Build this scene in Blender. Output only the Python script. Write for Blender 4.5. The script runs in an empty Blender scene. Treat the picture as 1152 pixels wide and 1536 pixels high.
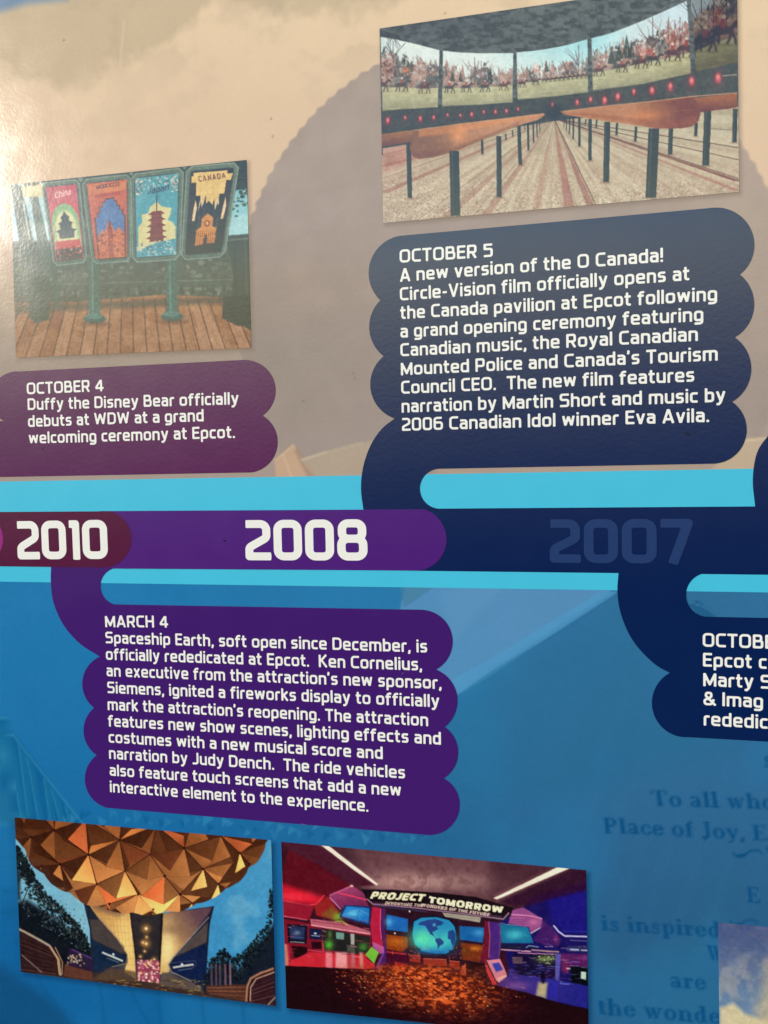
import bpy, bmesh, math, random
import numpy as np
from mathutils import Matrix, Vector
from mathutils.geometry import tessellate_polygon

# ---------------------------------------------------------------- camera, sky, sun, exposure
SC = bpy.context.scene
F_PX, W_PX, H_PX = 1400.0, 1152.0, 1536.0
YAW, PITCH, ROLL = math.radians(14.5756), math.radians(2.4528), math.radians(-1.0311)
DIST = 0.77
EYE = 1.45                                   # height of the panel point in the middle of the view

def rot3(y, p, r):
    Ry = np.array([[math.cos(y), 0, math.sin(y)], [0, 1, 0], [-math.sin(y), 0, math.cos(y)]])
    Rx = np.array([[1, 0, 0], [0, math.cos(p), -math.sin(p)], [0, math.sin(p), math.cos(p)]])
    Rz = np.array([[math.cos(r), -math.sin(r), 0], [math.sin(r), math.cos(r), 0], [0, 0, 1]])
    return Rz @ Rx @ Ry
R = rot3(YAW, PITCH, ROLL)
CAM = -DIST * R[2]                           # x right, y down, z into the panel

def on_panel(x, y):
    """point of the flat panel (right, up) that is measured at pixel x, y of the photograph"""
    x = np.asarray(x, float); y = np.asarray(y, float)
    d = np.stack([(x - W_PX / 2) / F_PX, (y - H_PX / 2) / F_PX, np.ones_like(x)], -1) @ R
    t = -CAM[2] / d[..., 2]
    return np.stack([CAM[0] + t * d[..., 0], -(CAM[1] + t * d[..., 1])], -1)

LEAN = math.radians(13.0)                     # added forward lean: keeps bright horizon sky out of the lower print's reflection
TILT = Matrix.Rotation(LEAN, 3, 'X')
def to_blender(v):
    return TILT @ Vector((v[0], v[2], -v[1]))
cam_data = bpy.data.cameras.new('camera')
cam = bpy.data.objects.new('camera', cam_data)
SC.collection.objects.link(cam)
m = Matrix.Identity(4)
right, up, back = to_blender(R[0]), -to_blender(R[1]), -to_blender(R[2])
for i in range(3):
    m[i][0], m[i][1], m[i][2] = right[i], up[i], back[i]
loc = to_blender(CAM); m[0][3], m[1][3], m[2][3] = loc[0], loc[1], loc[2] + EYE
cam.matrix_world = m
cam_data.sensor_fit = 'VERTICAL'; cam_data.sensor_height = 24.0
cam_data.lens = 24.0 * F_PX / H_PX
cam_data.clip_start = 0.01; cam_data.clip_end = 100.0
SC.camera = cam

GLARE_PX = (-178.0, 240.0)                    # where the panel mirrors the sun
g = np.array([(GLARE_PX[0] - W_PX / 2) / F_PX, (GLARE_PX[1] - H_PX / 2) / F_PX, 1.0]) @ R
g /= np.linalg.norm(g); g[2] = -g[2]
sun_dir = to_blender(g)
SUN_EL = math.asin(sun_dir.z); SUN_ROT = math.atan2(sun_dir.x, sun_dir.y)
sun_data = bpy.data.lights.new('sun', 'SUN')
sun_data.energy = 2.3; sun_data.angle = math.radians(0.53); sun_data.color = (1.0, 0.92, 0.80)
sun = bpy.data.objects.new('sun', sun_data); SC.collection.objects.link(sun)
sun.rotation_euler = sun_dir.to_track_quat('Z', 'Y').to_euler()
sun.location = sun_dir * 5
world = bpy.data.worlds.new('World'); SC.world = world; world.use_nodes = True
wn = world.node_tree
sky = wn.nodes.new('ShaderNodeTexSky'); sky.sky_type = 'NISHITA'; sky.sun_disc = False
sky.air_density = 0.55; sky.dust_density = 0.0; sky.sun_elevation = SUN_EL; sky.sun_rotation = SUN_ROT
wn.links.new(sky.outputs[0], wn.nodes['Background'].inputs[0])
wn.nodes['Background'].inputs[1].default_value = 0.15
SC.view_settings.view_transform = 'Standard'; SC.view_settings.look = 'None'
SC.view_settings.exposure = 0.50; SC.view_settings.gamma = 1.0

# ---------------------------------------------------------------- colour and noise
def lin(c):
    c = np.clip(np.asarray(c, float) / 255.0, 0, 1)
    return np.where(c <= 0.04045, c / 12.92, ((c + 0.055) / 1.055) ** 2.4)
GAIN = np.array([0.95, 0.97, 0.95])          # light on the panel: seen = GAIN * ink + veil
def ink(c, veil=0.0):
    L = lin(c)
    return np.clip((L - np.minimum(veil, .65 * L)) / GAIN, 0.003, 0.92)

def smooth(e0, e1, x):
    t = np.clip((x - e0) / (e1 - e0), 0, 1); return t * t * (3 - 2 * t)
def vnoise(X, Y, seed=0):
    xi = np.floor(X).astype(np.int64); yi = np.floor(Y).astype(np.int64)
    fx = X - xi; fy = Y - yi; fx = fx * fx * (3 - 2 * fx); fy = fy * fy * (3 - 2 * fy)
    def h(a, b):
        n = (a * 374761393 + b * 668265263 + seed * 974634777) & 0xffffffff
        n = ((n ^ (n >> 13)) * 1274126177) & 0xffffffff
        return ((n ^ (n >> 16)) & 0xffff) / 65535.0
    return (h(xi, yi) * (1 - fx) + h(xi + 1, yi) * fx) * (1 - fy) + (h(xi, yi + 1) * (1 - fx) + h(xi + 1, yi + 1) * fx) * fy
def fbm(X, Y, scale, seed=0, octaves=4, sx=1.0):
    out = 0; a = 0.5; tot = 0
    for k in range(octaves):
        out = out + a * vnoise(X / scale * sx + 17.3 * k, Y / scale + 5.7 * k, seed + k); tot += a
        a *= 0.5; scale = scale / 2.0
    return out / tot

# ---------------------------------------------------------------- lettering: strokes -> distance -> outline
def fillet(pts, closed=False):
    """corner list (x, y[, radius]) to a dense polyline with rounded corners"""
    n = len(pts); out = []
    for i, p in enumerate(pts):
        r = p[2] if len(p) > 2 else 0
        P = np.array(p[:2], float)
        if r <= 0 or (not closed and i in (0, n - 1)):
            out.append(P); continue
        A = np.array(pts[i - 1][:2], float); B = np.array(pts[(i + 1) % n][:2], float)
        a = (A - P); la = np.linalg.norm(a); a /= la
        b = (B - P); lb = np.linalg.norm(b); b /= lb
        ang = math.acos(max(-1, min(1, float(a @ b)))); t = min(r / math.tan(ang / 2), la * .499, lb * .499)
        rr = t * math.tan(ang / 2); c = P + (a + b) / np.linalg.norm(a + b) * (rr / math.sin(ang / 2))
        s, e = P + a * t - c, P + b * t - c
        a0 = math.atan2(s[1], s[0]); a1 = math.atan2(e[1], e[0]); d = (a1 - a0 + math.pi) % (2 * math.pi) - math.pi
        for k in range(7):
            q = a0 + d * k / 6; out.append(c + rr * np.array([math.cos(q), math.sin(q)]))
    if closed: out.append(out[0])
    return np.array(out)

def stroke_sdf(X, Y, pts, w, closed=False):
    best = np.full(X.shape, 9.0)
    n = len(pts) - 1
    for i in range(n):
        ax, ay = pts[i]; bx, by = pts[i + 1]
        dx, dy = bx - ax, by - ay; L = math.hypot(dx, dy)
        if L < 1e-9: continue
        dx /= L; dy /= L
        t = (X - ax) * dx + (Y - ay) * dy
        s = np.abs((X - ax) * dy - (Y - ay) * dx)
        d = np.hypot(s, t - np.clip(t, 0, L)) - w / 2
        if not closed and i == 0: d = np.where(t < 0, np.maximum(s - w / 2, -t), d)
        if not closed and i == n - 1: d = np.where(t > L, np.maximum(s - w / 2, t - L), d)
        best = np.minimum(best, d)
    return best

def sans(S):
    """squarish rounded sans: character -> (width, strokes); S is the stroke width, cap height 1"""
    h = S / 2; X = .75 - h; T = 1 - h; r = .135; q = .11; D = -.24
    def bowl(x0, x1, y0, y1, rr=r): return ([(x0, y0, rr), (x1, y0, rr), (x1, y1, rr), (x0, y1, rr)], True)
    def s(*p): return (list(p), False)
    G = {}
    G['O'] = (.76, [bowl(h, .76 - h, h, T, .19)]); G['0'] = (.68, [bowl(h, .68 - h, h, T, .15)])
    G['C'] = (.64, [s((.64, T), (h, T, .19), (h, h, .19), (.64, h))])
    G['T'] = (.64, [s((0, T), (.64, T)), s((.32, T), (.32, 0))])
    G['B'] = (.68, [s((h, .53), (h, T), (.61 - h, T, q), (.61 - h, .53, q), (h, .53)), s((h, .53), (.68 - h, .53, q), (.68 - h, h, q), (h, h), (h, .53))])
    G['E'] = (.58, [s((.58, T), (h, T), (h, h), (.58, h)), s((h, .52), (.54, .52))])
    G['R'] = (.68, [s((h, 0), (h, T), (.66 - h, T, q), (.66 - h, .44, q), (h, .44)), s((.36, .44), (.68 - h, 0))])
    G['A'] = (.76, [s((h * .9, 0), (.36, .96)), s((.76 - h * .9, 0), (.40, .96)), s((.2, .28), (.58, .28)), s((.30, T + .01), (.46, T + .01))])
    G['D'] = (.72, [([(h, h), (.72 - h, h, .22), (.72 - h, T, .22), (h, T)], True)])
    G['V'] = (.72, [s((h * .9, 1), (.35, .05)), s((.72 - h * .9, 1), (.37, .05)), s((.28, h * .9), (.44, h * .9))])
    G['W'] = (1.04, [s((h, 1), (.27, .06)), s((.27, .06), (.52, .9)), s((.52, .9), (.77, .06)), s((.77, .06), (1.04 - h, 1))])
    G['M'] = (.86, [s((h, 0), (h, .94)), s((.86 - h, 0), (.86 - h, .94)), s((h, .92), (.43, .14), (.86 - h, .92))])
    G['N'] = (.72, [s((h, 0), (h, 1)), s((.72 - h, 0), (.72 - h, 1)), s((h, .9), (.72 - h, .1))])
    G['P'] = (.66, [s((h, 0), (h, T), (.66 - h, T, q), (.66 - h, .42, q), (h, .42))])
    G['S'] = (.66, [s((.62, T), (h, T, q), (h, .53, q), (.66 - h, .53, q), (.66 - h, h, q), (.02, h))])
    G['K'] = (.68, [s((h, 0), (h, 1)), s((h, .42), (.60, 1)), s((.24, .54), (.63, 0))])
    G['H'] = (.7, [s((h, 0), (h, 1)), s((.7 - h, 0), (.7 - h, 1)), s((h, .52), (.7 - h, .52))])
    G['I'] = (S, [s((h, 0), (h, 1))])
    G['J'] = (.5, [s((.5 - h, 1), (.5 - h, h, .16), (0, h))]); G['U'] = (.7, [s((h, 1), (h, h, .18), (.7 - h, h, .18), (.7 - h, 1))])
    G['F'] = (.58, [s((.58, T), (h, T), (h, 0)), s((h, .5), (.52, .5))])
    G['G'] = (.7, [s((.66, T), (h, T, .19), (h, h, .19), (.70 - h, h), (.70 - h, .48), (.42, .48))])
    G['&'] = (.78, [s((.78, .02), (.16, .68, .05), (.18, T, .12), (.52, T, .12), (.5, .62, .08), (h, .38, .1), (h, h, .14), (.52, h, .16), (.68, .46))])
    G['1'] = (.3, [s((.3 - h, 0), (.3 - h, T), (.02, T))])
    G['2'] = (.62, [s((.02, T), (.62 - h, T, .15), (.62 - h, .56, .12), (h, .32, .1), (h, h), (.62, h))])
    G['4'] = (.7, [s((.50, 0), (.50, .95)), s((.46, .93), (.06, .3)), s((.03, .27), (.7, .27))])
    G['5'] = (.64, [s((.6, T), (h, T), (h, .6), (.64 - h, .6, q), (.64 - h, h, q), (.02, h))])
    G['6'] = (.68, [s((.6, T), (h, T, .15), (h, h, .15), (.68 - h, h, .15), (.68 - h, .57, .15), (h, .57))])
    G['7'] = (.62, [s((0, T), (.62 - h, T), (.62 - h * 1.1, .86), (.24, 0))])
    G['8'] = (.70, [bowl(h + .02, .68 - h, .53, T, .14), bowl(h, .70 - h, h, .53, .15)])
    G['9'] = (.68, [s((.08, h), (.68 - h, h, .15), (.68 - h, T, .15), (h, T, .15), (h, .43, .15), (.68 - h, .43))])
    # lower case
    G['a'] = (.56, [s((.05, X), (.56 - h, X, r), (.56 - h, 0)), s((.56 - h, .43), (h, .43, q), (h, h, q), (.56 - h, h))])
    G['b'] = (.6, [s((h, 0), (h, 1)), bowl(h, .6 - h, h, X)]); G['d'] = (.6, [s((.6 - h, 0), (.6 - h, 1)), bowl(h, .6 - h, h, X)])
    G['o'] = (.62, [bowl(h, .62 - h, h, X)])
    G['c'] = (.5, [s((.5, X), (h, X, r), (h, h, r), (.5, h))])
    G['e'] = (.6, [s((.57, h), (h, h, r), (h, X, r), (.6 - h, X, r), (.6 - h, .37), (h, .37))])
    G['f'] = (.42, [s((.42, T), (.15, T, .14), (.15, 0)), s((0, X), (.4, X))])
    G['g'] = (.6, [bowl(h, .6 - h, h, X), s((.6 - h, X), (.6 - h, D + h, .15), (.06, D + h))])
    G['h'] = (.6, [s((h, 0), (h, 1)), s((h, X), (.6 - h, X, r), (.6 - h, 0))])
    G['i'] = (S, [s((h, 0), (h, X + h)), s((h, .86), (h, 1))])
    G['k'] = (.56, [s((h, 0), (h, 1)), s((h, .3), (.5, X + h)), s((.2, .42), (.52, 0))])
    G['l'] = (S, [s((h, 0), (h, 1))])
    G['m'] = (.94, [s((h, 0), (h, X), (.94 - h, X, r), (.94 - h, 0)), s((.47, 0), (.47, X))])
    G['n'] = (.6, [s((h, 0), (h, X), (.6 - h, X, r), (.6 - h, 0))])
    G['p'] = (.6, [s((h, D), (h, X)), bowl(h, .6 - h, h, X)])
    G['r'] = (.38, [s((h, 0), (h, X, r * .8), (.38, X))])
    G['s'] = (.52, [s((.49, X), (h, X, .1), (h, .39, .1), (.52 - h, .39, .1), (.52 - h, h, .1), (.03, h))])
    G['t'] = (.40, [s((.15, .96), (.15, h, .14), (.40, h)), s((0, X), (.39, X))])
    G['u'] = (.6, [s((h, X + h), (h, h, r), (.6 - h, h, r)), s((.6 - h, 0), (.6 - h, X + h))])
    G['v'] = (.58, [s((h * .9, X + h), (.28, .04)), s((.58 - h * .9, X + h), (.30, .04)), s((.21, h * .85), (.37, h * .85))])
    G['w'] = (.86, [s((h, X + h), (.22, .05)), s((.22, .05), (.43, .7)), s((.43, .7), (.64, .05)), s((.64, .05), (.86 - h, X + h))])
    G['x'] = (.58, [s((h, X + h), (.58 - h, 0)), s((.58 - h, X + h), (h, 0))])
    G['y'] = (.6, [s((h * .9, X + h), (.31, .05)), s((.6 - h * .9, X + h), (.30, .0), (.19, D + h), (.04, D + h))])
    G['.'] = (.16, [s((.08, 0), (.08, .16))]); G[','] = (.18, [s((.1, .16), (.1, .02), (.04, -.14))])
    G['!'] = (.17, [s((.085, .28), (.085, 1)), s((.085, 0), (.085, .16))]); G["'"] = (.16, [s((.09, 1.02), (.05, .76))])
    G['-'] = (.36, [s((.02, .40), (.34, .40))])
    return {k: (w, [(fillet(p, c), S, c) for p, c in st]) for k, (w, st) in G.items()}

def serif():
    """heavy old-style letters with thick stems and thin joins"""
    def v(x, y0, y1, w=.2): return ([(x, y0), (x, y1)], w)
    def f(x0, x1, y): return ([(x0, y), (x1, y)], .07)
    def ring(cx, cy, rx, ry): return ('ring', cx, cy, rx, ry)
    G = {
     'T': (.82, [v(.41, 0, 1), f(.02, .8, .96), ([(.05, .98), (.05, .76)], .08), ([(.77, .98), (.77, .76)], .08), f(.26, .56, .035)]),
     'P': (.74, [v(.2, 0, 1), ([(.2, .96), (.5, .96, .15), (.6, .72, .12), (.5, .47, .15), (.2, .47)], .1), ([(.58, .86), (.58, .58)], .17), f(.04, .38, .035), f(.04, .3, .965)]),
     'J': (.5, [([(.3, 1), (.3, .1, .1), (.06, -.08)], .19), f(.12, .48, .965), ([(.08, -.02), (.08, .08)], .15)]),
     'E': (.74, [v(.2, 0, 1), f(.04, .66, .965), f(.04, .7, .035), f(.2, .5, .5), ([(.65, .99), (.65, .8)], .07), ([(.69, .02), (.69, .24)], .08), ([(.5, .62), (.5, .38)], .06)]),
     'W': (1.0, [([(.16, .98), (.34, .03)], .18), ([(.34, .03), (.52, .9)], .07), ([(.5, .98), (.68, .03)], .18), ([(.68, .03), (.86, .96)], .07), f(.02, .28, .965), f(.76, .98, .965)]),
     'o': (.62, [ring(.31, .33, .29, .35)]), 'c': (.54, [('ringc', .3, .33, .28, .35)]), 'e': (.58, [('ringe', .3, .33, .28, .35), f(.15, .5, .38)]),
     'a': (.6, [([(.1, .55), (.14, .64, .1), (.4, .64, .14), (.4, .5)], .1), v(.42, .02, .52, .18), ([(.4, .38), (.12, .3, .12), (.12, .04, .1), (.4, .08)], .11), ([(.1, .28), (.1, .1)], .12), f(.42, .58, .035)]),
     'l': (.36, [v(.18, 0, 1), f(.04, .18, .965), f(.02, .34, .035)]), 'h': (.72, [v(.18, 0, 1), v(.54, 0, .5, .18), ([(.2, .52), (.36, .64, .1), (.54, .6, .1), (.54, .4)], .1), f(.04, .16, .965), f(.02, .32, .035), f(.42, .7, .035)]),
     'n': (.72, [v(.18, 0, .66), v(.54, 0, .5, .18), ([(.2, .52), (.36, .64, .1), (.54, .6, .1), (.54, .4)], .1), f(.04, .16, .63), f(.02, .32, .035), f(.42, .7, .035)]),
     'w': (.9, [([(.14, .66), (.3, .03)], .17), ([(.3, .03), (.45, .6)], .07), ([(.43, .66), (.6, .03)], .17), ([(.6, .03), (.76, .63)], .07), f(.02, .26, .635), f(.66, .88, .635)]),
     'f': (.44, [v(.2, 0, .8), ([(.2, .8), (.26, .96, .1), (.42, .93)], .12), f(.04, .4, .63), f(.04, .38, .035)]),
     'y': (.64, [([(.14, .66), (.34, .04)], .17), ([(.54, .64), (.3, -.1), (.1, -.24)], .08), ([(.08, -.2), (.16, -.2)], .12), f(.02, .26, .635), f(.42, .64, .635)]),
     ',': (.24, [([(.12, .12), (.14, 0), (.06, -.14)], .13)]),
     'i': (.36, [v(.18, 0, .66), v(.18, .84, 1, .17), f(.04, .16, .635), f(.02, .34, .035)]),
     's': (.5, [([(.42, .5), (.4, .62, .06), (.14, .62, .1), (.12, .42, .1), (.38, .28, .1), (.38, .04, .1), (.1, .04, .06), (.07, .18)], .1), ([(.16, .44), (.36, .26)], .15)]),
     'p': (.66, [v(.18, -.28, .66), ('ring', .36, .33, .26, .35), f(.04, .16, .63), f(.02, .34, -.25)]),
     'd': (.66, [v(.46, 0, 1), ('ring', .3, .33, .26, .35), f(.32, .46, .965), f(.46, .64, .035)]),
     'r': (.5, [v(.18, 0, .66), ([(.2, .46), (.34, .62, .1), (.46, .6)], .1), ([(.42, .62), (.42, .5)], .13), f(.04, .16, .63), f(.02, .34, .035)]),
     't': (.42, [v(.2, .06, .82), ([(.2, .1), (.26, .04, .05), (.4, .08)], .1), f(.04, .38, .635)]),
     '~': (1.5, [([(.05, .3), (.2, .12, .1), (.5, .1, .2), (.9, .42, .3), (1.3, .44, .1), (1.45, .3)], .08), ([(.25, .13), (.6, .2)], .14)]),
    }
    return G

def glyph_sdf(font, ch, X, Y):
    best = np.full(X.shape, 9.0)
    for st in font[ch][1]:
        if st[0] is None: continue
        if isinstance(st[0], str):
            _, cx, cy, rx, ry = st
            def el(ax, ay): return (np.hypot((X - cx) / ax, (Y - cy) / ay) - 1) * min(ax, ay)
            d = np.maximum(el(rx, ry), -el(rx - .17, ry - .07))
            if st[0] == 'ringc': d = np.maximum(d, -np.maximum(np.maximum(cx + .06 - X, .22 - Y), Y - .44))
            if st[0] == 'ringe': d = np.maximum(d, -np.maximum(np.maximum(cx + .02 - X, .2 - Y), Y - .34))
        elif len(st) == 3: d = stroke_sdf(X, Y, st[0], st[1], st[2])
        else: d = stroke_sdf(X, Y, fillet(st[0]), st[1])
        best = np.minimum(best, d)
    return best

_cache = {}
def glyph_mesh(font, fid, ch, cell):
    """triangles (n, 3, 2) of the filled outline of one glyph"""
    key = (fid, ch, cell)
    if key in _cache: return _cache[key]
    w = font[ch][0]
    xs = np.arange(-.09, w + .09 + cell, cell); ys = np.arange(-.33, 1.08, cell)
    X, Y = np.meshgrid(xs, ys); S = glyph_sdf(font, ch, X, Y)
    S = np.where(np.abs(S) < 1e-4, -1e-4, S)
    tris = []
    for j in range(len(ys) - 1):
        for i in range(len(xs) - 1):
            c = [(xs[i], ys[j], S[j, i]), (xs[i + 1], ys[j], S[j, i + 1]), (xs[i + 1], ys[j + 1], S[j + 1, i + 1]), (xs[i], ys[j + 1], S[j + 1, i])]
            if all(k[2] > 0 for k in c): continue
            if all(k[2] <= 0 for k in c): poly = [k[:2] for k in c]
            else:
                poly = []
                for k in range(4):
                    a, b = c[k], c[(k + 1) % 4]
                    if a[2] <= 0: poly.append(a[:2])
                    if (a[2] <= 0) != (b[2] <= 0):
                        t = a[2] / (a[2] - b[2]); poly.append((a[0] + (b[0] - a[0]) * t, a[1] + (b[1] - a[1]) * t))
            for k in range(1, len(poly) - 1): tris.append((poly[0], poly[k], poly[k + 1]))
    _cache[key] = np.array(tris) if tris else np.zeros((0, 3, 2))
    return _cache[key]

def layout(font, text, track, space):
    x = 0; out = []
    for ch in text:
        if ch == ' ': x += space; continue
        out.append((ch, x)); x += font[ch][0] + track
    return out, x - track

# ---------------------------------------------------------------- painting printed pictures (samples at photo pixels)
class Paint:
    def __init__(s, X, Y, base, aa=.55):
        s.X = X; s.Y = Y; s.aa = aa
        s.C = np.zeros(X.shape + (3,)) + np.array(base, float); s.v = (0, 0, 1)
    def view(s, ox, oy, k): s.v = (ox, oy, k); return s
    def _p(s, pts): a = np.asarray(pts, float); return a * s.v[2] + np.array(s.v[:2])
    def mix(s, sel, m, col):
        m = m[..., None]; s.C[sel] = s.C[sel] * (1 - m) + np.asarray(col, float) * m
    def poly(s, pts, col, alpha=1.0, soft=None, grad=None):
        """grad: (p0, p1, colour at p1) blends col to another colour along p0-p1"""
        P = s._p(pts); a = s.aa if soft is None else soft * s.v[2]
        a = max(a, .3)
        sel = (s.X > P[:, 0].min() - a * 1.5) & (s.X < P[:, 0].max() + a * 1.5) & (s.Y > P[:, 1].min() - a * 1.5) & (s.Y < P[:, 1].max() + a * 1.5)
        if not sel.any(): return
        x = s.X[sel]; y = s.Y[sel]; d2 = np.full(x.shape, 1e9); ins = np.zeros(x.shape, bool)
        for i in range(len(P)):
            ax, ay = P[i]; bx, by = P[(i + 1) % len(P)]
            ex, ey = bx - ax, by - ay; L = ex * ex + ey * ey + 1e-12
            t = np.clip(((x - ax) * ex + (y - ay) * ey) / L, 0, 1)
            d2 = np.minimum(d2, (x - ax - t * ex) ** 2 + (y - ay - t * ey) ** 2)
            if ay != by:
                c = ((ay > y) != (by > y)) & (x < (bx - ax) * (y - ay) / (by - ay) + ax); ins ^= c
        d = np.where(ins, -1, 1) * np.sqrt(d2)
        m = alpha * (1 - smooth(-a, a, d))
        c = np.asarray(col, float)
        if grad is not None:
            g0, g1 = s._p([grad[0], grad[1]]); e = g1 - g0
            t = np.clip(((x - g0[0]) * e[0] + (y - g0[1]) * e[1]) / (e @ e), 0, 1)[:, None]
            c = c * (1 - t) + np.asarray(grad[2], float) * t
        s.mix(sel, m, c)
    def line(s, pts, w, col, alpha=1.0, soft=None):
        P = s._p(pts); w = w * s.v[2]; a = max(.3, s.aa if soft is None else soft * s.v[2])
        b = w / 2 + a * 1.5
        sel = (s.X > P[:, 0].min() - b) & (s.X < P[:, 0].max() + b) & (s.Y > P[:, 1].min() - b) & (s.Y < P[:, 1].max() + b)
        if not sel.any(): return
        s.mix(sel, alpha * (1 - smooth(-a, a, stroke_sdf(s.X[sel], s.Y[sel], P, w))), col)
    def ell(s, cx, cy, rx, ry, col, alpha=1.0, soft=None, rot=0):
        P = s._p([(cx, cy)])[0]; rx *= s.v[2]; ry *= s.v[2]; a = max(.3, s.aa if soft is None else soft * s.v[2])
        b = max(rx, ry) + a * 1.5
        sel = (np.abs(s.X - P[0]) < b) & (np.abs(s.Y - P[1]) < b)
        if not sel.any(): return
        x = s.X[sel] - P[0]; y = s.Y[sel] - P[1]
        if rot: c_, s_ = math.cos(rot), math.sin(rot); x, y = x * c_ + y * s_, -x * s_ + y * c_
        d = (np.hypot(x / rx, y / ry) - 1) * min(rx, ry)
        s.mix(sel, alpha * (1 - smooth(-a, a, d)), col)
    def glow(s, cx, cy, rx, ry, col, alpha=1.0):
        P = s._p([(cx, cy)])[0]; rx *= s.v[2]; ry *= s.v[2]
        sel = (np.abs(s.X - P[0]) < 2.6 * rx) & (np.abs(s.Y - P[1]) < 2.6 * ry)
        if sel.any(): s.mix(sel, alpha * np.exp(-((s.X[sel] - P[0]) / rx) ** 2 - ((s.Y[sel] - P[1]) / ry) ** 2), col)
    def text(s, font, txt, p0, p1, cap, col, alpha=1.0, slant=0.0, track=.12, soft=None):
        A, B = s._p([p0, p1]); cap = cap * s.v[2]; a = s.aa if soft is None else soft
        lay, w = layout(font, txt, track, .35)
        e = (B - A); L = np.hypot(*e); e /= L; n = np.array([e[1], -e[0]])
        sel = (s.X > min(A[0], B[0]) - cap) & (s.X < max(A[0], B[0]) + cap) & (s.Y > min(A[1], B[1]) - 1.6 * cap) & (s.Y < max(A[1], B[1]) + cap)
        x = s.X[sel] - A[0]; y = s.Y[sel] - A[1]
        v = (x * n[0] + y * n[1]) / cap; u = (x * e[0] + y * e[1]) / L * w - slant * v
        m = np.zeros(x.shape)
        for ch, ox in lay:
            k = (u > ox - .2) & (u < ox + font[ch][0] + .2)
            if k.any(): m[k] = np.maximum(m[k], 1 - smooth(-a / cap, a / cap, glyph_sdf(font, ch, u[k] - ox, v[k])))
        s.mix(sel, alpha * m, col)
    def shade(s, mask, col):
        s.C = s.C * (1 - mask[..., None]) + np.asarray(col, float) * mask[..., None]
    def grain(s, amp, scale=1.6, seed=3, mask=None):
        n = (fbm(s.X, s.Y, scale, seed, 2) - .5) * 2 * amp
        if mask is not None: n = n * mask
        s.C = s.C + n[..., None]
    def inside(s, pts):
        P = s._p(pts); ins = np.zeros(s.X.shape, bool)
        for i in range(len(P)):
            ax, ay = P[i]; bx, by = P[(i + 1) % len(P)]
            if ay != by: ins ^= ((ay > s.Y) != (by > s.Y)) & (s.X < (bx - ax) * (s.Y - ay) / (by - ay) + ax)
        return ins

# ---------------------------------------------------------------- materials
def laminate(name, color=None, attr=False, spec=0.88, mottle=0.014):
    """ink under a clear satin laminate: rough gloss, a sharper coat and a fine orange-peel relief"""
    mt = bpy.data.materials.new(name); mt.use_nodes = True
    nt = mt.node_tree; N = nt.nodes; Lk = nt.links
    b = N['Principled BSDF']
    b.inputs['Roughness'].default_value = 0.125; b.inputs['Specular IOR Level'].default_value = spec
    b.inputs['Coat Weight'].default_value = 0.0; b.inputs['Coat Roughness'].default_value = 0.22
    tc = N.new('ShaderNodeNewGeometry')
    if attr:
        at = N.new('ShaderNodeAttribute'); at.attribute_name = 'ink'; src = at.outputs['Color']
    else:
        rgb = N.new('ShaderNodeRGB'); rgb.outputs[0].default_value = (*color, 1); src = rgb.outputs[0]
    # slight unevenness of the ink
    no = N.new('ShaderNodeTexNoise'); no.inputs['Scale'].default_value = 38; no.inputs['Detail'].default_value = 6
    Lk.new(tc.outputs['Position'], no.inputs['Vector'])
    mr = N.new('ShaderNodeMapRange'); mr.inputs['From Min'].default_value = .3; mr.inputs['From Max'].default_value = .7
    mr.inputs['To Min'].default_value = 1 - mottle; mr.inputs['To Max'].default_value = 1 + mottle
    Lk.new(no.outputs[0], mr.inputs['Value'])
    mx = N.new('ShaderNodeMix'); mx.data_type = 'RGBA'; mx.blend_type = 'MULTIPLY'; mx.inputs[0].default_value = 1
    Lk.new(src, mx.inputs[6]); Lk.new(mr.outputs[0], mx.inputs[7]); Lk.new(mx.outputs[2], b.inputs['Base Color'])
    rm = N.new('ShaderNodeMapRange'); rm.inputs['From Min'].default_value = .35; rm.inputs['From Max'].default_value = .65
    rm.inputs['To Min'].default_value = 0.112; rm.inputs['To Max'].default_value = 0.140
    Lk.new(no.outputs[0], rm.inputs['Value']); Lk.new(rm.outputs[0], b.inputs['Roughness'])
    # relief
    n1 = N.new('ShaderNodeTexNoise'); n1.inputs['Scale'].default_value = 330; n1.inputs['Detail'].default_value = 3
    n2 = N.new('ShaderNodeTexNoise'); n2.inputs['Scale'].default_value = 9; n2.inputs['Detail'].default_value = 2
    Lk.new(tc.outputs['Position'], n1.inputs['Vector']); Lk.new(tc.outputs['Position'], n2.inputs['Vector'])
    b1 = N.new('ShaderNodeBump'); b1.inputs['Strength'].default_value = 1.0; b1.inputs['Distance'].default_value = 0.00005
    b2 = N.new('ShaderNodeBump'); b2.inputs['Strength'].default_value = 1.0; b2.inputs['Distance'].default_value = 0.00012
    Lk.new(n1.outputs[0], b1.inputs['Height']); Lk.new(n2.outputs[0], b2.inputs['Height'])
    Lk.new(b1.outputs[0], b2.inputs['Normal'])
    Lk.new(b2.outputs[0], b.inputs['Normal']); Lk.new(b2.outputs[0], b.inputs['Coat Normal'])
    return mt

# ---------------------------------------------------------------- building
LAYER = 0.00012
def link(name, me, mat, parent, label=None, level=0):
    o = bpy.data.objects.new(name, me); SC.collection.objects.link(o); o.parent = parent
    if mat is not None and not me.materials: me.materials.append(mat)
    if label: o['label'] = label
    return o

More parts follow.
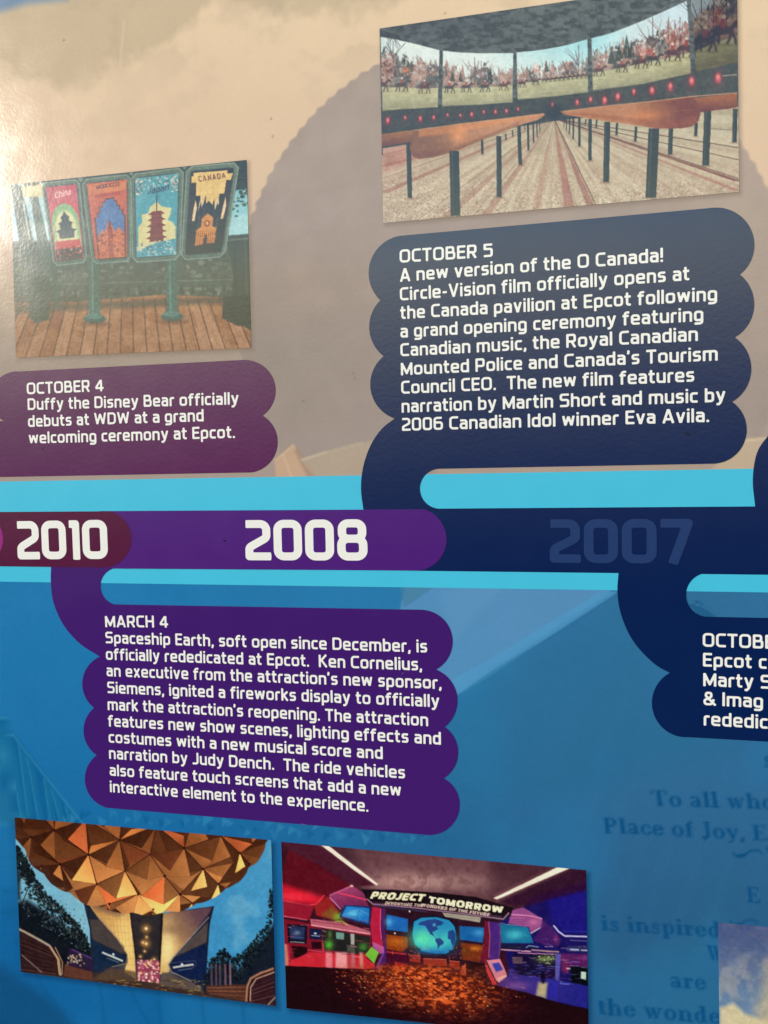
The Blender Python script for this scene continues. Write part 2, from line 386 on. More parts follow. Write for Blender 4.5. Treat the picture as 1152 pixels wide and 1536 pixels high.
def mesh_tris(name, xy, faces, level, mat, parent, label=None, colors=None, smooth_=False):
    """flat print: xy (n, 2) on the panel plane, lifted by its layer"""
    me = bpy.data.meshes.new(name)
    n = len(xy); co = np.zeros((n, 3), np.float32); co[:, 0] = xy[:, 0]; co[:, 1] = -LAYER * level; co[:, 2] = xy[:, 1]
    co -= np.array(parent_offset(parent), np.float32)
    f = np.asarray(faces, np.int32); k = f.shape[1]
    me.vertices.add(n); me.vertices.foreach_set('co', co.ravel())
    me.loops.add(f.size); me.loops.foreach_set('vertex_index', f.ravel())
    me.polygons.add(len(f)); me.polygons.foreach_set('loop_start', np.arange(0, f.size, k, dtype=np.int32))
    me.update(calc_edges=True)
    if colors is not None:
        a = me.color_attributes.new('ink', 'FLOAT_COLOR', 'POINT')
        rgba = np.ones((n, 4), np.float32); rgba[:, :3] = colors; a.data.foreach_set('color', rgba.ravel())
    return link(name, me, mat, parent, label)
def parent_offset(p): return (0, 0, 0)

def spline(segs, closed=True, step=7):
    """outline from smooth runs that meet in corners; a run of two points is straight"""
    out = []
    for s in segs:
        P = np.array(s, float)
        if len(P) == 2: q = P[:1]
        else:
            E = np.vstack([2 * P[0] - P[1], P, 2 * P[-1] - P[-2]]); q = []
            # circle-like start tangents for short arcs
            for i in range(1, len(E) - 2):
                p0, p1, p2, p3 = E[i - 1:i + 3]
                if i == 1 and len(P) == 3: p0 = p1 + (p2 - p3) @ np.eye(2) * 0 + (p1 - p2) + .9 * ((p1 - p2) - (p2 - p3)) * 0
                n = max(2, int(np.hypot(*(p2 - p1)) / step))
                for t in np.arange(n) / n:
                    q.append(.5 * ((2 * p1) + (-p0 + p2) * t + (2 * p0 - 5 * p1 + 4 * p2 - p3) * t * t + (-p0 + 3 * p1 - 3 * p2 + p3) * t ** 3))
            q = np.array(q)
        out.append(q)
    return np.vstack(out)
def arc3(a, b, c, n=26):
    """points of the elliptic arc from a to c that bulges through b (circle through three points)"""
    (ax, ay), (bx, by), (cx, cy) = a, b, c
    d = 2 * (ax * (by - cy) + bx * (cy - ay) + cx * (ay - by))
    ux = ((ax * ax + ay * ay) * (by - cy) + (bx * bx + by * by) * (cy - ay) + (cx * cx + cy * cy) * (ay - by)) / d
    uy = ((ax * ax + ay * ay) * (cx - bx) + (bx * bx + by * by) * (ax - cx) + (cx * cx + cy * cy) * (bx - ax)) / d
    r = math.hypot(ax - ux, ay - uy)
    A = math.atan2(ay - uy, ax - ux); B = math.atan2(by - uy, bx - ux); C = math.atan2(cy - uy, cx - ux)
    ab = (B - A) % (2 * math.pi); ac = (C - A) % (2 * math.pi)
    if ab > ac: ac -= 2 * math.pi
    return [(ux + r * math.cos(A + ac * k / n), uy + r * math.sin(A + ac * k / n)) for k in range(n + 1)]

def shape(name, px, level, mat, parent, label=None):
    q = on_panel(np.array(px)[:, 0], np.array(px)[:, 1])
    keep = [0]
    for i in range(1, len(q)):
        if np.hypot(*(q[i] - q[keep[-1]])) > 1e-5: keep.append(i)
    q = q[keep]
    t = tessellate_polygon([[Vector((a, b, 0)) for a, b in q]])
    t = [(a, b, c) if (q[b][0] - q[a][0]) * (q[c][1] - q[a][1]) - (q[b][1] - q[a][1]) * (q[c][0] - q[a][0]) > 0 else (a, c, b) for a, b, c in t]
    return mesh_tris(name, q, t, level, mat, parent, label)

def textline(name, font, fid, txt, p0, p1, cap_mm, level, mat, parent, label=None, cell=.05, track=.115, space=.34, slant=0):
    A = on_panel(*p0); B = on_panel(*p1); e = B - A; L = np.hypot(*e); e /= L; n = np.array([-e[1], e[0]])
    lay, w = layout(font, txt, track, space)
    parts = []
    for ch, ox in lay:
        t = glyph_mesh(font, fid, ch, cell).reshape(-1, 2)
        if len(t): parts.append(t + np.array([ox, 0]))
    v = np.vstack(parts); u = (v[:, 0] + slant * v[:, 1]) * L / w; h = v[:, 1] * cap_mm / 1000
    xy = A + u[:, None] * e + h[:, None] * n
    return mesh_tris(name, xy, np.arange(len(xy)).reshape(-1, 3), level, mat, parent, label)

def picture(name, corners, level, paint, parent, label, veil, mat, step=1.0, blur=0, warp=.3):
    (tl, tr, br, bl) = [np.array(c, float) for c in corners]
    nu = int(np.hypot(*(tr - tl)) / step); nv = int(np.hypot(*(bl - tl)) / step)
    u, v = np.meshgrid(np.linspace(0, 1, nu), np.linspace(0, 1, nv))
    # even spacing on the panel, so the picture stays a true rectangle
    q = [on_panel(*c) for c in (tl, tr, br, bl)]
    P = (q[0][None, None] * ((1 - u) * (1 - v))[..., None] + q[1] * (u * (1 - v))[..., None] + q[2] * (u * v)[..., None] + q[3] * ((1 - u) * v)[..., None])
    d = np.stack([P[..., 0] - CAM[0], -P[..., 1] - CAM[1], np.full(u.shape, -CAM[2])], -1) @ R.T
    X = d[..., 0] / d[..., 2] * F_PX + W_PX / 2; Y = d[..., 1] / d[..., 2] * F_PX + H_PX / 2
    wx = 2 * (fbm(X, Y, 7, 211, 2) - .5); wy = 2 * (fbm(X, Y, 7, 212, 2) - .5)
    C = paint(X + warp * wx, Y + warp * wy)
    C = C * (1 + .08 * (fbm(X, Y, 3, 213, 2) - .5) + .07 * (fbm(X, Y, 15, 214, 3) - .5))[..., None]
    C = C + 5 * (fbm(X, Y, 26, 201, 3) - .5)[..., None] + 11 * (fbm(X, Y, 6, 202, 2) - .5)[..., None]      # tonal unevenness of a photograph
    for k in range(blur):
        for ax in (0, 1):
            D = C.copy(); sl = [slice(None)] * 3; a_ = list(sl); b_ = list(sl); c_ = list(sl); a_[ax] = slice(1, -1); b_[ax] = slice(0, -2); c_[ax] = slice(2, None)
            D[tuple(a_)] = .5 * C[tuple(a_)] + .25 * (C[tuple(b_)] + C[tuple(c_)]); C = D
    C = C + 6 * (vnoise(X / 1.4, Y / 1.4, 215) - .5)[..., None]
    col = ink(C, veil(X, Y) if callable(veil) else veil)
    idx = np.arange(nu * nv).reshape(nv, nu)
    f = np.stack([idx[:-1, :-1], idx[1:, :-1], idx[1:, 1:], idx[:-1, 1:]], -1).reshape(-1, 4)
    return mesh_tris(name, P.reshape(-1, 2), f, level, mat, parent, label, col.reshape(-1, 3))
HALF = 0.80                                  # the panel reaches this far below the middle of the view
parent_offset = lambda p: (0, 0, -HALF)
root = bpy.data.objects.new('display_panel', None); SC.collection.objects.link(root)
root.location = TILT @ Vector((0, 0, -HALF)) + Vector((0, 0, EYE)); root.rotation_euler = (LEAN, 0, 0)
root['label'] = 'large glossy printed timeline panel with purple and navy text bubbles, year strip and photographs'
root['category'] = 'display panel'

XE0, XE1, YE0, YE1 = -420, 1500, -330, 1900  # pixels the print reaches, beyond the frame on every side
VEIL = np.array([[[0.04,0.062,0.093],[0.038,0.058,0.087],[0.035,0.054,0.081],[0.03,0.049,0.075],[0.028,0.046,0.071],[0.027,0.045,0.069],[0.026,0.044,0.068],[0.026,0.043,0.066],[0.025,0.042,0.064],[0.025,0.042,0.063]],[[0.055,0.082,0.114],[0.052,0.077,0.107],[0.048,0.071,0.099],[0.041,0.063,0.091],[0.038,0.06,0.086],[0.036,0.058,0.083],[0.036,0.057,0.081],[0.035,0.056,0.078],[0.035,0.056,0.077],[0.035,0.055,0.075]],[[0.084,0.117,0.14],[0.079,0.11,0.132],[0.073,0.102,0.122],[0.063,0.091,0.111],[0.062,0.089,0.105],[0.061,0.087,0.101],[0.06,0.086,0.097],[0.061,0.085,0.092],[0.061,0.084,0.089],[0.062,0.083,0.083]],[[0.147,0.169,0.143],[0.138,0.159,0.134],[0.128,0.147,0.124],[0.115,0.132,0.107],[0.109,0.123,0.097],[0.108,0.119,0.089],[0.1,0.109,0.081],[0.096,0.103,0.075],[0.088,0.094,0.068],[0.085,0.089,0.062]],[[0.116,0.118,0.082],[0.109,0.111,0.077],[0.101,0.103,0.071],[0.087,0.089,0.061],[0.077,0.078,0.052],[0.069,0.071,0.047],[0.062,0.064,0.042],[0.055,0.057,0.038],[0.051,0.052,0.034],[0.047,0.048,0.032]],[[0.052,0.053,0.036],[0.049,0.05,0.033],[0.045,0.046,0.031],[0.038,0.039,0.026],[0.033,0.033,0.022],[0.029,0.03,0.02],[0.025,0.026,0.017],[0.023,0.024,0.016],[0.021,0.021,0.014],[0.02,0.02,0.013]],[[0.017,0.017,0.011],[0.016,0.016,0.011],[0.015,0.015,0.01],[0.012,0.012,0.008],[0.01,0.01,0.007],[0.008,0.008,0.006],[0.007,0.007,0.005],[0.007,0.007,0.004],[0.006,0.006,0.004],[0.006,0.006,0.004]],[[0.003,0.003,0.002],[0.003,0.003,0.002],[0.003,0.003,0.002],[0.002,0.002,0.002],[0.002,0.002,0.002],[0.002,0.002,0.001],[0.001,0.001,0.001],[0.001,0.001,0.001],[0.001,0.001,0.001],[0.001,0.001,0.001]],[[0.001,0.001,0.001],[0.001,0.001,0.001],[0.001,0.001,0.001],[0.001,0.001,0.001],[0.001,0.001,0.001],[0.0,0.0,0.0],[0.0,0.0,0.0],[0.0,0.0,0.0],[0.0,0.0,0.0],[0.0,0.0,0.0]],[[0.0,0.0,0.0],[0.0,0.0,0.0],[0.0,0.0,0.0],[0.0,0.0,0.0],[0.0,0.0,0.0],[0.0,0.0,0.0],[0.0,0.0,0.0],[0.0,0.0,0.0],[0.0,0.0,0.0],[0.0,0.0,0.0]],[[0.0,0.0,0.0],[0.0,0.0,0.0],[0.0,0.0,0.0],[0.0,0.0,0.0],[0.0,0.0,0.0],[0.0,0.0,0.0],[0.0,0.0,0.0],[0.0,0.0,0.0],[0.0,0.0,0.0],[0.0,0.0,0.0]],[[0.0,0.0,0.0],[0.0,0.0,0.0],[0.0,0.0,0.0],[0.0,0.0,0.0],[0.0,0.0,0.0],[0.0,0.0,0.0],[0.0,0.0,0.0],[0.0,0.0,0.0],[0.0,0.0,0.0],[0.0,0.0,0.0]],[[0.0,0.0,0.0],[0.0,0.0,0.0],[0.0,0.0,0.0],[0.0,0.0,0.0],[0.0,0.0,0.0],[0.0,0.0,0.0],[0.0,0.0,0.0],[0.0,0.0,0.0],[0.0,0.0,0.0],[0.0,0.0,0.0]]])
def haze_veil(X, Y):
    """light mirrored by the laminate, measured on a black panel, used to read ink colours off the photograph"""
    gx = np.clip(X / W_PX, 0, .9999) * (VEIL.shape[1] - 1); gy = np.clip(Y / H_PX, 0, .9999) * (VEIL.shape[0] - 1)
    ix = gx.astype(int); iy = gy.astype(int); fx = (gx - ix)[..., None]; fy = (gy - iy)[..., None]
    return (VEIL[iy, ix] * (1 - fx) + VEIL[iy, ix + 1] * fx) * (1 - fy) + (VEIL[iy + 1, ix] * (1 - fx) + VEIL[iy + 1, ix + 1] * fx) * fy

M_art = laminate('printed_artwork_ink', attr=True)
def flat(name, c, veil=0.0, **k):
    return laminate(name, tuple(float(q) for q in ink(c, veil)), **k)
M_navy = flat('navy_ink', (22, 40, 84), .006); M_plum = flat('plum_ink', (94, 36, 92), .020)
M_violet = flat('violet_ink', (66, 30, 110), .001); M_purple = flat('purple_ink', (82, 42, 124), .010)
M_maroon = flat('maroon_ink', (88, 32, 66), .008); M_magenta = flat('magenta_ink', (150, 50, 130), .014)
M_cyan = flat('light_blue_ink', (76, 194, 226), .01); M_white = laminate('white_ink', (.92, .90, .87), mottle=.01)
M_ghost = flat('faded_blue_ink', (46, 66, 112), .010); M_core = laminate('panel_board', (.6, .6, .58))
M_sea = flat('sea_blue_ink', (16, 88, 138), .008)  # plain sea-blue ink, not assigned to any mesh

# board behind the print
def board():
    bm = bmesh.new()
    q = on_panel(np.array([XE0, XE1, XE1, XE0]), np.array([YE0, YE0, YE1, YE1]))
    x0, x1 = -0.62, 0.56; z0, z1 = -HALF, 0.66
    bmesh.ops.create_cube(bm, size=1)
    for v in bm.verts:
        v.co = Vector(((x0 + x1) / 2 + v.co.x * (x1 - x0), 0.0126 + v.co.y * 0.025, (z0 + z1) / 2 + v.co.z * (z1 - z0) + HALF))
    bmesh.ops.bevel(bm, geom=bm.edges[:], offset=.002, segments=2, affect='EDGES')
    me = bpy.data.meshes.new('backing_board'); bm.to_mesh(me); bm.free()
    link('backing_board', me, M_core, root)
board()

def art(name, yfun0, yfun1, paint, level, label, x0=-.6, x1=.54):
    """background print between two heights of the panel, dense where the photograph looks"""
    def axis(a, b, fa, fb, fine, coarse):
        return np.unique(np.concatenate([np.arange(a, fa, coarse), np.arange(fa, fb, fine), np.arange(fb, b, coarse), [b]]))
    xs = axis(x0, x1, -.36, .31, .0014, .012); zs = axis(yfun0, yfun1, max(yfun0, -.47), min(yfun1, .47), .0014, .012)
    x, z = np.meshgrid(xs, zs)
    d = np.stack([x - CAM[0], -z - CAM[1], np.full(x.shape, -CAM[2])], -1) @ R.T
    X = d[..., 0] / d[..., 2] * F_PX + W_PX / 2; Y = d[..., 1] / d[..., 2] * F_PX + H_PX / 2
    C = paint(X, Y); col = ink(C, haze_veil(X, Y)); n = len(xs); idx = np.arange(x.size).reshape(x.shape)
    f = np.stack([idx[:-1, :-1], idx[:-1, 1:], idx[1:, 1:], idx[1:, :-1]], -1).reshape(-1, 4)
    return mesh_tris(name, np.stack([x, z], -1).reshape(-1, 2), f, level, M_art, root, label, col.reshape(-1, 3))

PHOTOS = [[(16.7, 277), (370, 240), (377, 522), (24.3, 536.5)], [(569.5, 43), (1105.2, -35), (1108.6, 288), (575, 334.6)],
          [(22.4, 1226), (407, 1260), (413.6, 1509), (31.7, 1457.5)], [(422, 1262.5), (879, 1305), (883, 1560), (430, 1512)]]
def paint_sky(X, Y):
    P = Paint(X, Y, (0, 0, 0), aa=2.0)
    t = np.clip(Y / 700.0, -.4, 1.1)[..., None]; u = np.clip(X / 1152, -.3, 1.3)[..., None]
    top = np.array((238, 212, 178.)); mid = np.array((228, 200, 170.)); low = np.array((170, 154, 145.))
    P.C[:] = np.where(t < .4, top + (mid - top) * smooth(-.05, .4, t), mid + (low - mid) * smooth(.35, 1, t))
    # grey cloud deck across the top, with billowing edge
    edge = 40 + 55 * smooth(420, 60, X) + 28 * np.sin(X / 75.0) + 62 * (fbm(X, Y, 80, 5, 5) - .5) + 26 * (fbm(X, Y, 18, 6, 3) - .5)
    edge = np.where(X > 420, edge - (X - 420) * .35, edge)
    P.shade(.85 * smooth(16, -14, Y - edge) * smooth(40, -160, X * .0 - 100), (198, 180, 150))
    P.shade(.28 * smooth(.50, .72, fbm(X * .6, Y, 120, 11, 5)) * smooth(380, 60, Y), (240, 214, 180))
    P.shade(.22 * smooth(.52, .7, fbm(X, Y * 1.3, 60, 21, 5)) * smooth(300, 30, Y) * smooth(-60, 60, X), (182, 168, 146))
    P.poly([(-500, -400), (330, -400), (100, 0), (40, 6), (0, 18), (-500, 60)], (120, 150, 185), .85, soft=9)
    # round building silhouette with a toothed rim
    cx, cy, r = 772.7, 458.5, 418.8
    a = np.arctan2(Y - cy, X - cx); rr = np.hypot(X - cx, Y - cy)
    tooth = 7.0 * np.abs(((a * 62 / math.pi) % 1) - .5) + 2 * (fbm(X, Y, 9, 31, 2) - .5)
    m = smooth(2.0, -2.0, rr - r + tooth)
    cell = fbm(X + Y * .5, Y - X * .3, 34, 41, 2)
    tone = np.stack([173 + 12 * (cell - .5), 159 + 11 * (cell - .5), 151 + 10 * (cell - .5)], -1)
    P.C = P.C * (1 - m[..., None] * .9) + tone * m[..., None] * .9
    P.shade(m * smooth(200, 620, Y) * .35, (152, 138, 130))
    P.shade(smooth(930, 1120, X) * smooth(700, 300, Y) * m * .35, (196, 176, 156))
    P.shade(smooth(650, 380, X) * smooth(260, 560, Y) * smooth(700, 560, Y) * .35, (150, 140, 126))
    # low structures along the bottom
    P.poly([(412, 690), (438, 667), (442, 668), (476, 718), (414, 718)], (204, 170, 140), .85)
    P.line([(425, 682), (438, 718)], 1.5, (226, 196, 166), .7); P.line([(412, 692), (440, 668)], 2.2, (214, 184, 154), .8)
    P.poly([(446, 672), (480, 718), (462, 718), (441, 676)], (150, 128, 118), .5)
    P.poly([(452, 690), (500, 676), (545, 664), (600, 652), (600, 720), (476, 720)], (190, 172, 146), .6, soft=2)
    P.line([(452, 690), (490, 678), (545, 664)], 3, (214, 198, 170), .7); P.line([(490, 678), (545, 664)], 2, (150, 134, 120), .4)
    P.poly([(1095, 658), (1600, 640), (1600, 720), (1060, 712), (1088, 680)], (204, 182, 152), .75, soft=2)
    P.line([(1100, 664), (1160, 656)], 2, (226, 206, 176), .7); P.poly([(660, 702), (1070, 696), (1090, 712), (640, 722)], (188, 164, 144), .5)
    # scuffs and pinholes in the print
    rnd = random.Random(4)
    P.line([(186, 30), (180, 102)], 2.2, (232, 212, 180), .55, soft=2)
    for x, y in [(407, 178), (409, 205), (530, 560), (532, 567), (300, 420), (96, 60), (455, 602), (668, 20)]: P.ell(x, y, 1.5, 1.5, (120, 105, 96), .6, soft=1)
    for k in range(60): P.ell(rnd.uniform(-200, 1300), rnd.uniform(-200, 700), .9, .9, (150, 135, 122), rnd.uniform(.1, .4), soft=1)
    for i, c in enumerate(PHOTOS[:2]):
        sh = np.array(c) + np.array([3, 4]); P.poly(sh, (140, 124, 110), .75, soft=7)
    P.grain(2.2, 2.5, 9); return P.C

FSE = serif()
def paint_sea(X, Y):
    P = Paint(X, Y, (0, 0, 0), aa=1.6)
    t = smooth(880, 1536, Y)[..., None]; u = smooth(150, 1000, X)[..., None]
    a = np.array((36, 122, 178.)); b = np.array((18, 98, 158.)); c = np.array((56, 118, 164.)); d = np.array((42, 92, 134.))
    P.C[:] = (a * (1 - t) + b * t) * (1 - u) + (c * (1 - t) + d * t) * u
    P.shade(.35 * smooth(.45, .7, fbm(X, Y * .8, 170, 51, 4)), (40, 130, 184))
    P.shade(.3 * smooth(.5, .75, fbm(X, Y, 150, 61, 4)) * smooth(850, 1100, X), (44, 108, 140))
    P.shade(.35 * smooth(1150, 1290, Y + .35 * X) * smooth(700, 880, X + .0 * Y) * smooth(1400, 1000, Y), (44, 104, 150))
    # pale translucent wedge and its bright edge
    P.poly([(608, 876), (916, 876), (916, 889), (740, 1003), (690, 1040), (600, 1040), (600, 914)], (92, 148, 194), .85)
    P.poly([(930, 886), (700, 1036), (640, 1068), (640, 1040), (740, 986), (900, 888)], (82, 154, 202), .8)
    P.poly([(600, 876), (652, 880), (606, 912)], (70, 128, 160), .7)
    P.poly([(660, 890), (700, 876), (760, 876), (680, 960)], (110, 160, 200), .25, soft=8)
    P.line([(930, 890), (860, 935), (740, 1007), (640, 1075)], 2.5, (44, 106, 154), .5)
    P.poly([(640, 1080), (930, 895), (985, 1060), (1100, 1120), (900, 1180), (700, 1200)], (40, 110, 150), .35, soft=30)
    # swept ribs at the left edge
    P.poly([(-420, 600), (0, 1070), (60, 1150), (122, 1236), (122, 1300), (20, 1240), (-60, 1190), (-420, 900)], (10, 88, 138), .55, soft=3)
    for k, (x0, y0, x1, y1) in enumerate([(0, 1082, 10, 1180), (8, 1090, 34, 1240), (28, 1118, 42, 1224), (40, 1135, 60, 1240), (66, 1168, 76, 1236), (78, 1184, 92, 1240), (98, 1208, 106, 1240), (-30, 1050, -8, 1170)]):
        P.poly([(x0, y0), (x0 + 11, y0 + 12), (x1 + 8, y1), (x1 - 2, y1)], (28, 116, 160), .5, soft=1.5)
        P.line([(x0, y0), (x1, y1)], 1.4, (64, 150, 186), .55)
    P.line([(-60, 995), (0, 1072), (30, 1116), (66, 1162), (100, 1205), (126, 1238)], 2.4, (56, 140, 182), .8)
    P.poly([(-300, 1120), (0, 1170), (22, 1216), (45, 1228), (20, 1240), (-300, 1240)], (52, 132, 168), .4, soft=5)
    # facet texture over the lower photographs
    rnd = random.Random(8)
    for k in range(46):
        x = 95 + k * 13 + rnd.uniform(-4, 4); y = 1222 + (x - 95) * .07 + rnd.uniform(-10, 8); s_ = rnd.uniform(7, 16)
        P.poly([(x, y - s_ * .6), (x + s_, y), (x + rnd.uniform(-4, 8), y + s_ * .8)], rnd.choice([(64, 148, 190), (12, 86, 136), (48, 130, 176)]), .45 * smooth(720, 560, x), soft=1.2)
    # broad dark swirls at the lower left
    P.poly([(-420, 1330), (-60, 1400), (0, 1445), (40, 1475), (90, 1512), (130, 1560), (-420, 1900)], (20, 70, 112), .6, soft=12)
    P.line([(0, 1330), (20, 1385), (60, 1475), (120, 1560)], 3.5, (20, 84, 134), .5, soft=4)
    for x in (150, 235, 300, 360): P.line([(x, 1475), (x + 6, 1530), (x + 4, 1640)], 4, (14, 84, 136), .45, soft=4)
    P.line([(196, 1486), (226, 1540), (300, 1640)], 4, (14, 84, 136), .4, soft=4); P.line([(0, 1320), (26, 1354)], 2.5, (14, 84, 134), .5, soft=3)
    # dark swoop seen in the slot at the right
    P.poly([(1030, 905), (1046, 900), (1066, 914), (1082, 926), (1052, 928)], (30, 88, 134), .7, soft=2)
    P.line([(1034, 903), (1056, 910), (1080, 926)], 2, (90, 150, 190), .5)
    # streaks fanning from below
    for k in range(9):
        x = 900 + 45 * k; P.line([(x, 1180), (x - 150 + 8 * k, 1560)], 10, (60, 120, 164), .09, soft=10)
    P.aa = 1.9
    for t_, p0, p1, cp in [("To all who", (978, 1208.5), (1163, 1214), 23), ("Place of Joy, E", (906, 1249), (1152, 1261), 23), ("~", (1098, 1288), (1146, 1291), 34), ("E", (1121, 1353.5), (1140, 1354.5), 23), ("~", (1148, 1282), (1200, 1285), 40),
                           ("is inspired", (902.5, 1395.5), (1082, 1406), 23), ("~", (1094, 1391), (1138, 1394), 30), ("W", (1062, 1440), (1086, 1441), 22), ("are", (1005.6, 1480.5), (1060, 1484.5), 23), ("the wonde", (897, 1521), (1082, 1536), 24),
                           ("s", (1146, 1150), (1157, 1150.5), 24)]:
        P.text(FSE, t_, p0, p1, cp, (8, 76, 128), .88, slant=-.13, track=.05)
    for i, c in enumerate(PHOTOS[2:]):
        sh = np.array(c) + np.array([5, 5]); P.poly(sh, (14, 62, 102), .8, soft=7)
    for k in range(70): P.ell(rnd.uniform(-200, 1300), rnd.uniform(890, 1700), .9, .9, (90, 150, 190), rnd.uniform(.05, .3), soft=1)
    P.grain(2.5, 2.5, 19); return P.C

zb = float(on_panel(576, 712.5)[1]); zc = float(on_panel(576, 880.5)[1])
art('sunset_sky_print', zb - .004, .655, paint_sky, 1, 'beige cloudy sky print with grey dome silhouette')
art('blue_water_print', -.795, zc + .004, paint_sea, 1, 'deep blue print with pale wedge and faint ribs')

def strip(name, za, zb_, level, mat, label, n=2):
    xs = np.linspace(-.6, .54, n); xy = [(x, z) for x in xs for z in (za, zb_)]
    f = [(2 * i, 2 * i + 2, 2 * i + 3, 2 * i + 1) for i in range(n - 1)]
    return mesh_tris(name, np.array(xy), f, level, mat, root, label)
strip('light_blue_band', zc, zb, 2, M_cyan, 'bright light blue band behind the year strip')

# ---------------------------------------------------------------- year strip and speech bubbles
A3 = arc3
navy_strip = shape('year_strip', [(560, 763.6), (1500, 757), (1500, 866), (560, 855.4)], 3, M_navy, root, 'navy year strip reading 2007')
oct5 = spline([[(545.5, 765.8), (541.6, 733), (545, 700), (556, 668), (573, 643), (592, 627.8)]], closed=False).tolist() + \
    A3((592, 627.8), (555.8, 582), (575.6, 534.4)) + A3((575.6, 534.4), (554, 492), (570.6, 450.6)) + A3((570.6, 450.6), (553.3, 405), (599.7, 353.9)) + \
    A3((1070.7, 311.7), (1130.9, 361), (1109.6, 411.8)) + A3((1109.6, 411.8), (1131, 457), (1101.9, 506)) + A3((1101.9, 506), (1126.6, 553.6), (1098, 602.6)) + \
    A3((1098, 602.6), (1119.7, 647), (1070.8, 695.4)) + A3((662, 703), (630, 731), (656, 762.6)) + [(668, 775), (545, 775)]
b_oct5 = shape('text_bubble', oct5, 4, M_navy, root, 'navy text bubble headed OCTOBER 5')
oct4 = [(-230, 722), (-230, 572)] + [(0, 558.6), (28, 557.2)] + A3((364, 540), (412.9, 580), (393.8, 623.3)) + A3((393.8, 623.3), (416.3, 666), (378, 708.5)) + [(0, 715.5)]
oct4 = [(-190, 723)] + A3((-190, 723), (-40, 672), (5.6, 631.5), 2)[1:1] + [(-190, 640), (5.6, 631.5)] + A3((5.6, 631.5), (-14, 597), (28, 557.2)) + A3((364, 540), (412.9, 580), (393.8, 623.3)) + A3((393.8, 623.3), (416.3, 666), (378, 708.5)) + [(0, 715.5)]
b_oct4 = shape('text_bubble', oct4, 4, M_plum, root, 'plum text bubble headed OCTOBER 4')
mar = A3((630.5, 914.4), (678.8, 958), (654.2, 1004.2)) + A3((654.2, 1004.2), (686.2, 1049), (667.2, 1090.3)) + A3((667.2, 1090.3), (687.2, 1130), (665.8, 1167.2)) + \
    A3((665.8, 1167.2), (689.4, 1211), (643, 1252.4)) + A3((161, 1211.6), (127.6, 1171), (145.3, 1132.5)) + A3((145.3, 1132.5), (125.6, 1095), (141.4, 1061.5)) + \
    A3((141.4, 1061.5), (123.9, 1021), (150, 984.6)) + spline([[(150, 984.6), (121, 966), (96, 938), (81, 905), (76.6, 875), (77, 851), (78, 840)]], closed=False).tolist() + \
    [(78, 838), (205, 838), (214, 852.6)] + A3((189, 853.2), (151, 880), (172, 906.4))
b_mar = shape('text_bubble', mar, 3.6, M_violet, root, 'violet text bubble headed MARCH 4')
cap08 = [(150, 766.6)] + A3((636, 763.8), (669.8, 806), (628, 855.8)) + [(150, 852.6)]
c08 = shape('year_capsule', cap08, 5, M_purple, root, 'purple year capsule reading 2008')
cap10 = [(-60, 768.3)] + A3((165, 766.8), (198, 809.4), (160, 851.2)) + [(-60, 848.6)]
c10 = shape('year_capsule', cap10, 6, M_maroon, root, 'maroon year capsule reading 2010')
c11 = shape('year_capsule', [(-300, 768)] + A3((-36, 768), (5.5, 809), (-38, 849)) + [(-300, 849)], 7, M_magenta, root, 'end of a magenta capsule at the left edge')
b_right = [(927.7, 850)] + spline([[(927.7, 860), (926, 887.4), (930, 916), (940.3, 944.6), (953, 966), (968.9, 984), (986, 999), (1004.6, 1009)]], closed=False).tolist() + \
    A3((1004.6, 1009), (977.8, 1052), (1033, 1105.5)) + [(1151, 1112.2), (1330, 1122), (1330, 937), (1151, 926.7)] + A3((1062, 925), (1029, 890), (1051, 861.3)) + [(1060, 850)]
b_r = shape('text_bubble', b_right, 4, M_navy, root, 'navy text bubble at the right edge with cropped lines')
b_up = [(1133, 765)] + spline([[(1132.5, 759.4), (1129, 719), (1135, 680), (1151, 655), (1180, 625)]], closed=False).tolist() + [(1330, 600), (1330, 765)]
b_up = shape('text_bubble', b_up, 4.3, M_navy, root, 'edge of a navy bubble at the far right above the strip')

FS = sans(.166); FY = sans(.195)
for t_, a_, b_ in [("OCTOBER 5", (599.7, 394.4), (739.4, 385.3)), ("A new version of the O Canada!", (600.3, 422.8), (994.6, 392.8)), ("Circle-Vision film officially opens at", (600.3, 451.1), (1034, 420.5)),
                   ("the Canada pavilion at Epcot following", (601, 478.9), (1075.6, 451)), ("a grand opening ceremony featuring", (601, 506.7), (1054.9, 481.6)), ("Canadian music, the Royal Canadian", (601, 534.7), (1046.8, 511.3)),
                   ("Mounted Police and Canada's Tourism", (601.7, 563), (1076.5, 540.7)), ("Council CEO.  The new film features", (602.2, 590.9), (1041.3, 572.4)), ("narration by Martin Short and music by", (602.8, 618.9), (1088, 602.6)),
                   ("2006 Canadian Idol winner Eva Avila.", (603.3, 646.4), (1063.5, 632.9))]:
    textline('text_line', FS, 's', t_, a_, b_, 10.5, 5, M_white, b_oct5)
for t_, a_, b_ in [("OCTOBER 4", (41, 591.6), (156, 586.7)), ("Duffy the Disney Bear officially", (42.2, 615.1), (358.4, 606.5)), ("debuts at WDW at a grand", (42.9, 640.5), (306.1, 631.9)), ("welcoming ceremony at Epcot.", (44, 665.5), (352.8, 656.9))]:
    textline('text_line', FS, 's', t_, a_, b_, 10.5, 5, M_white, b_oct4)
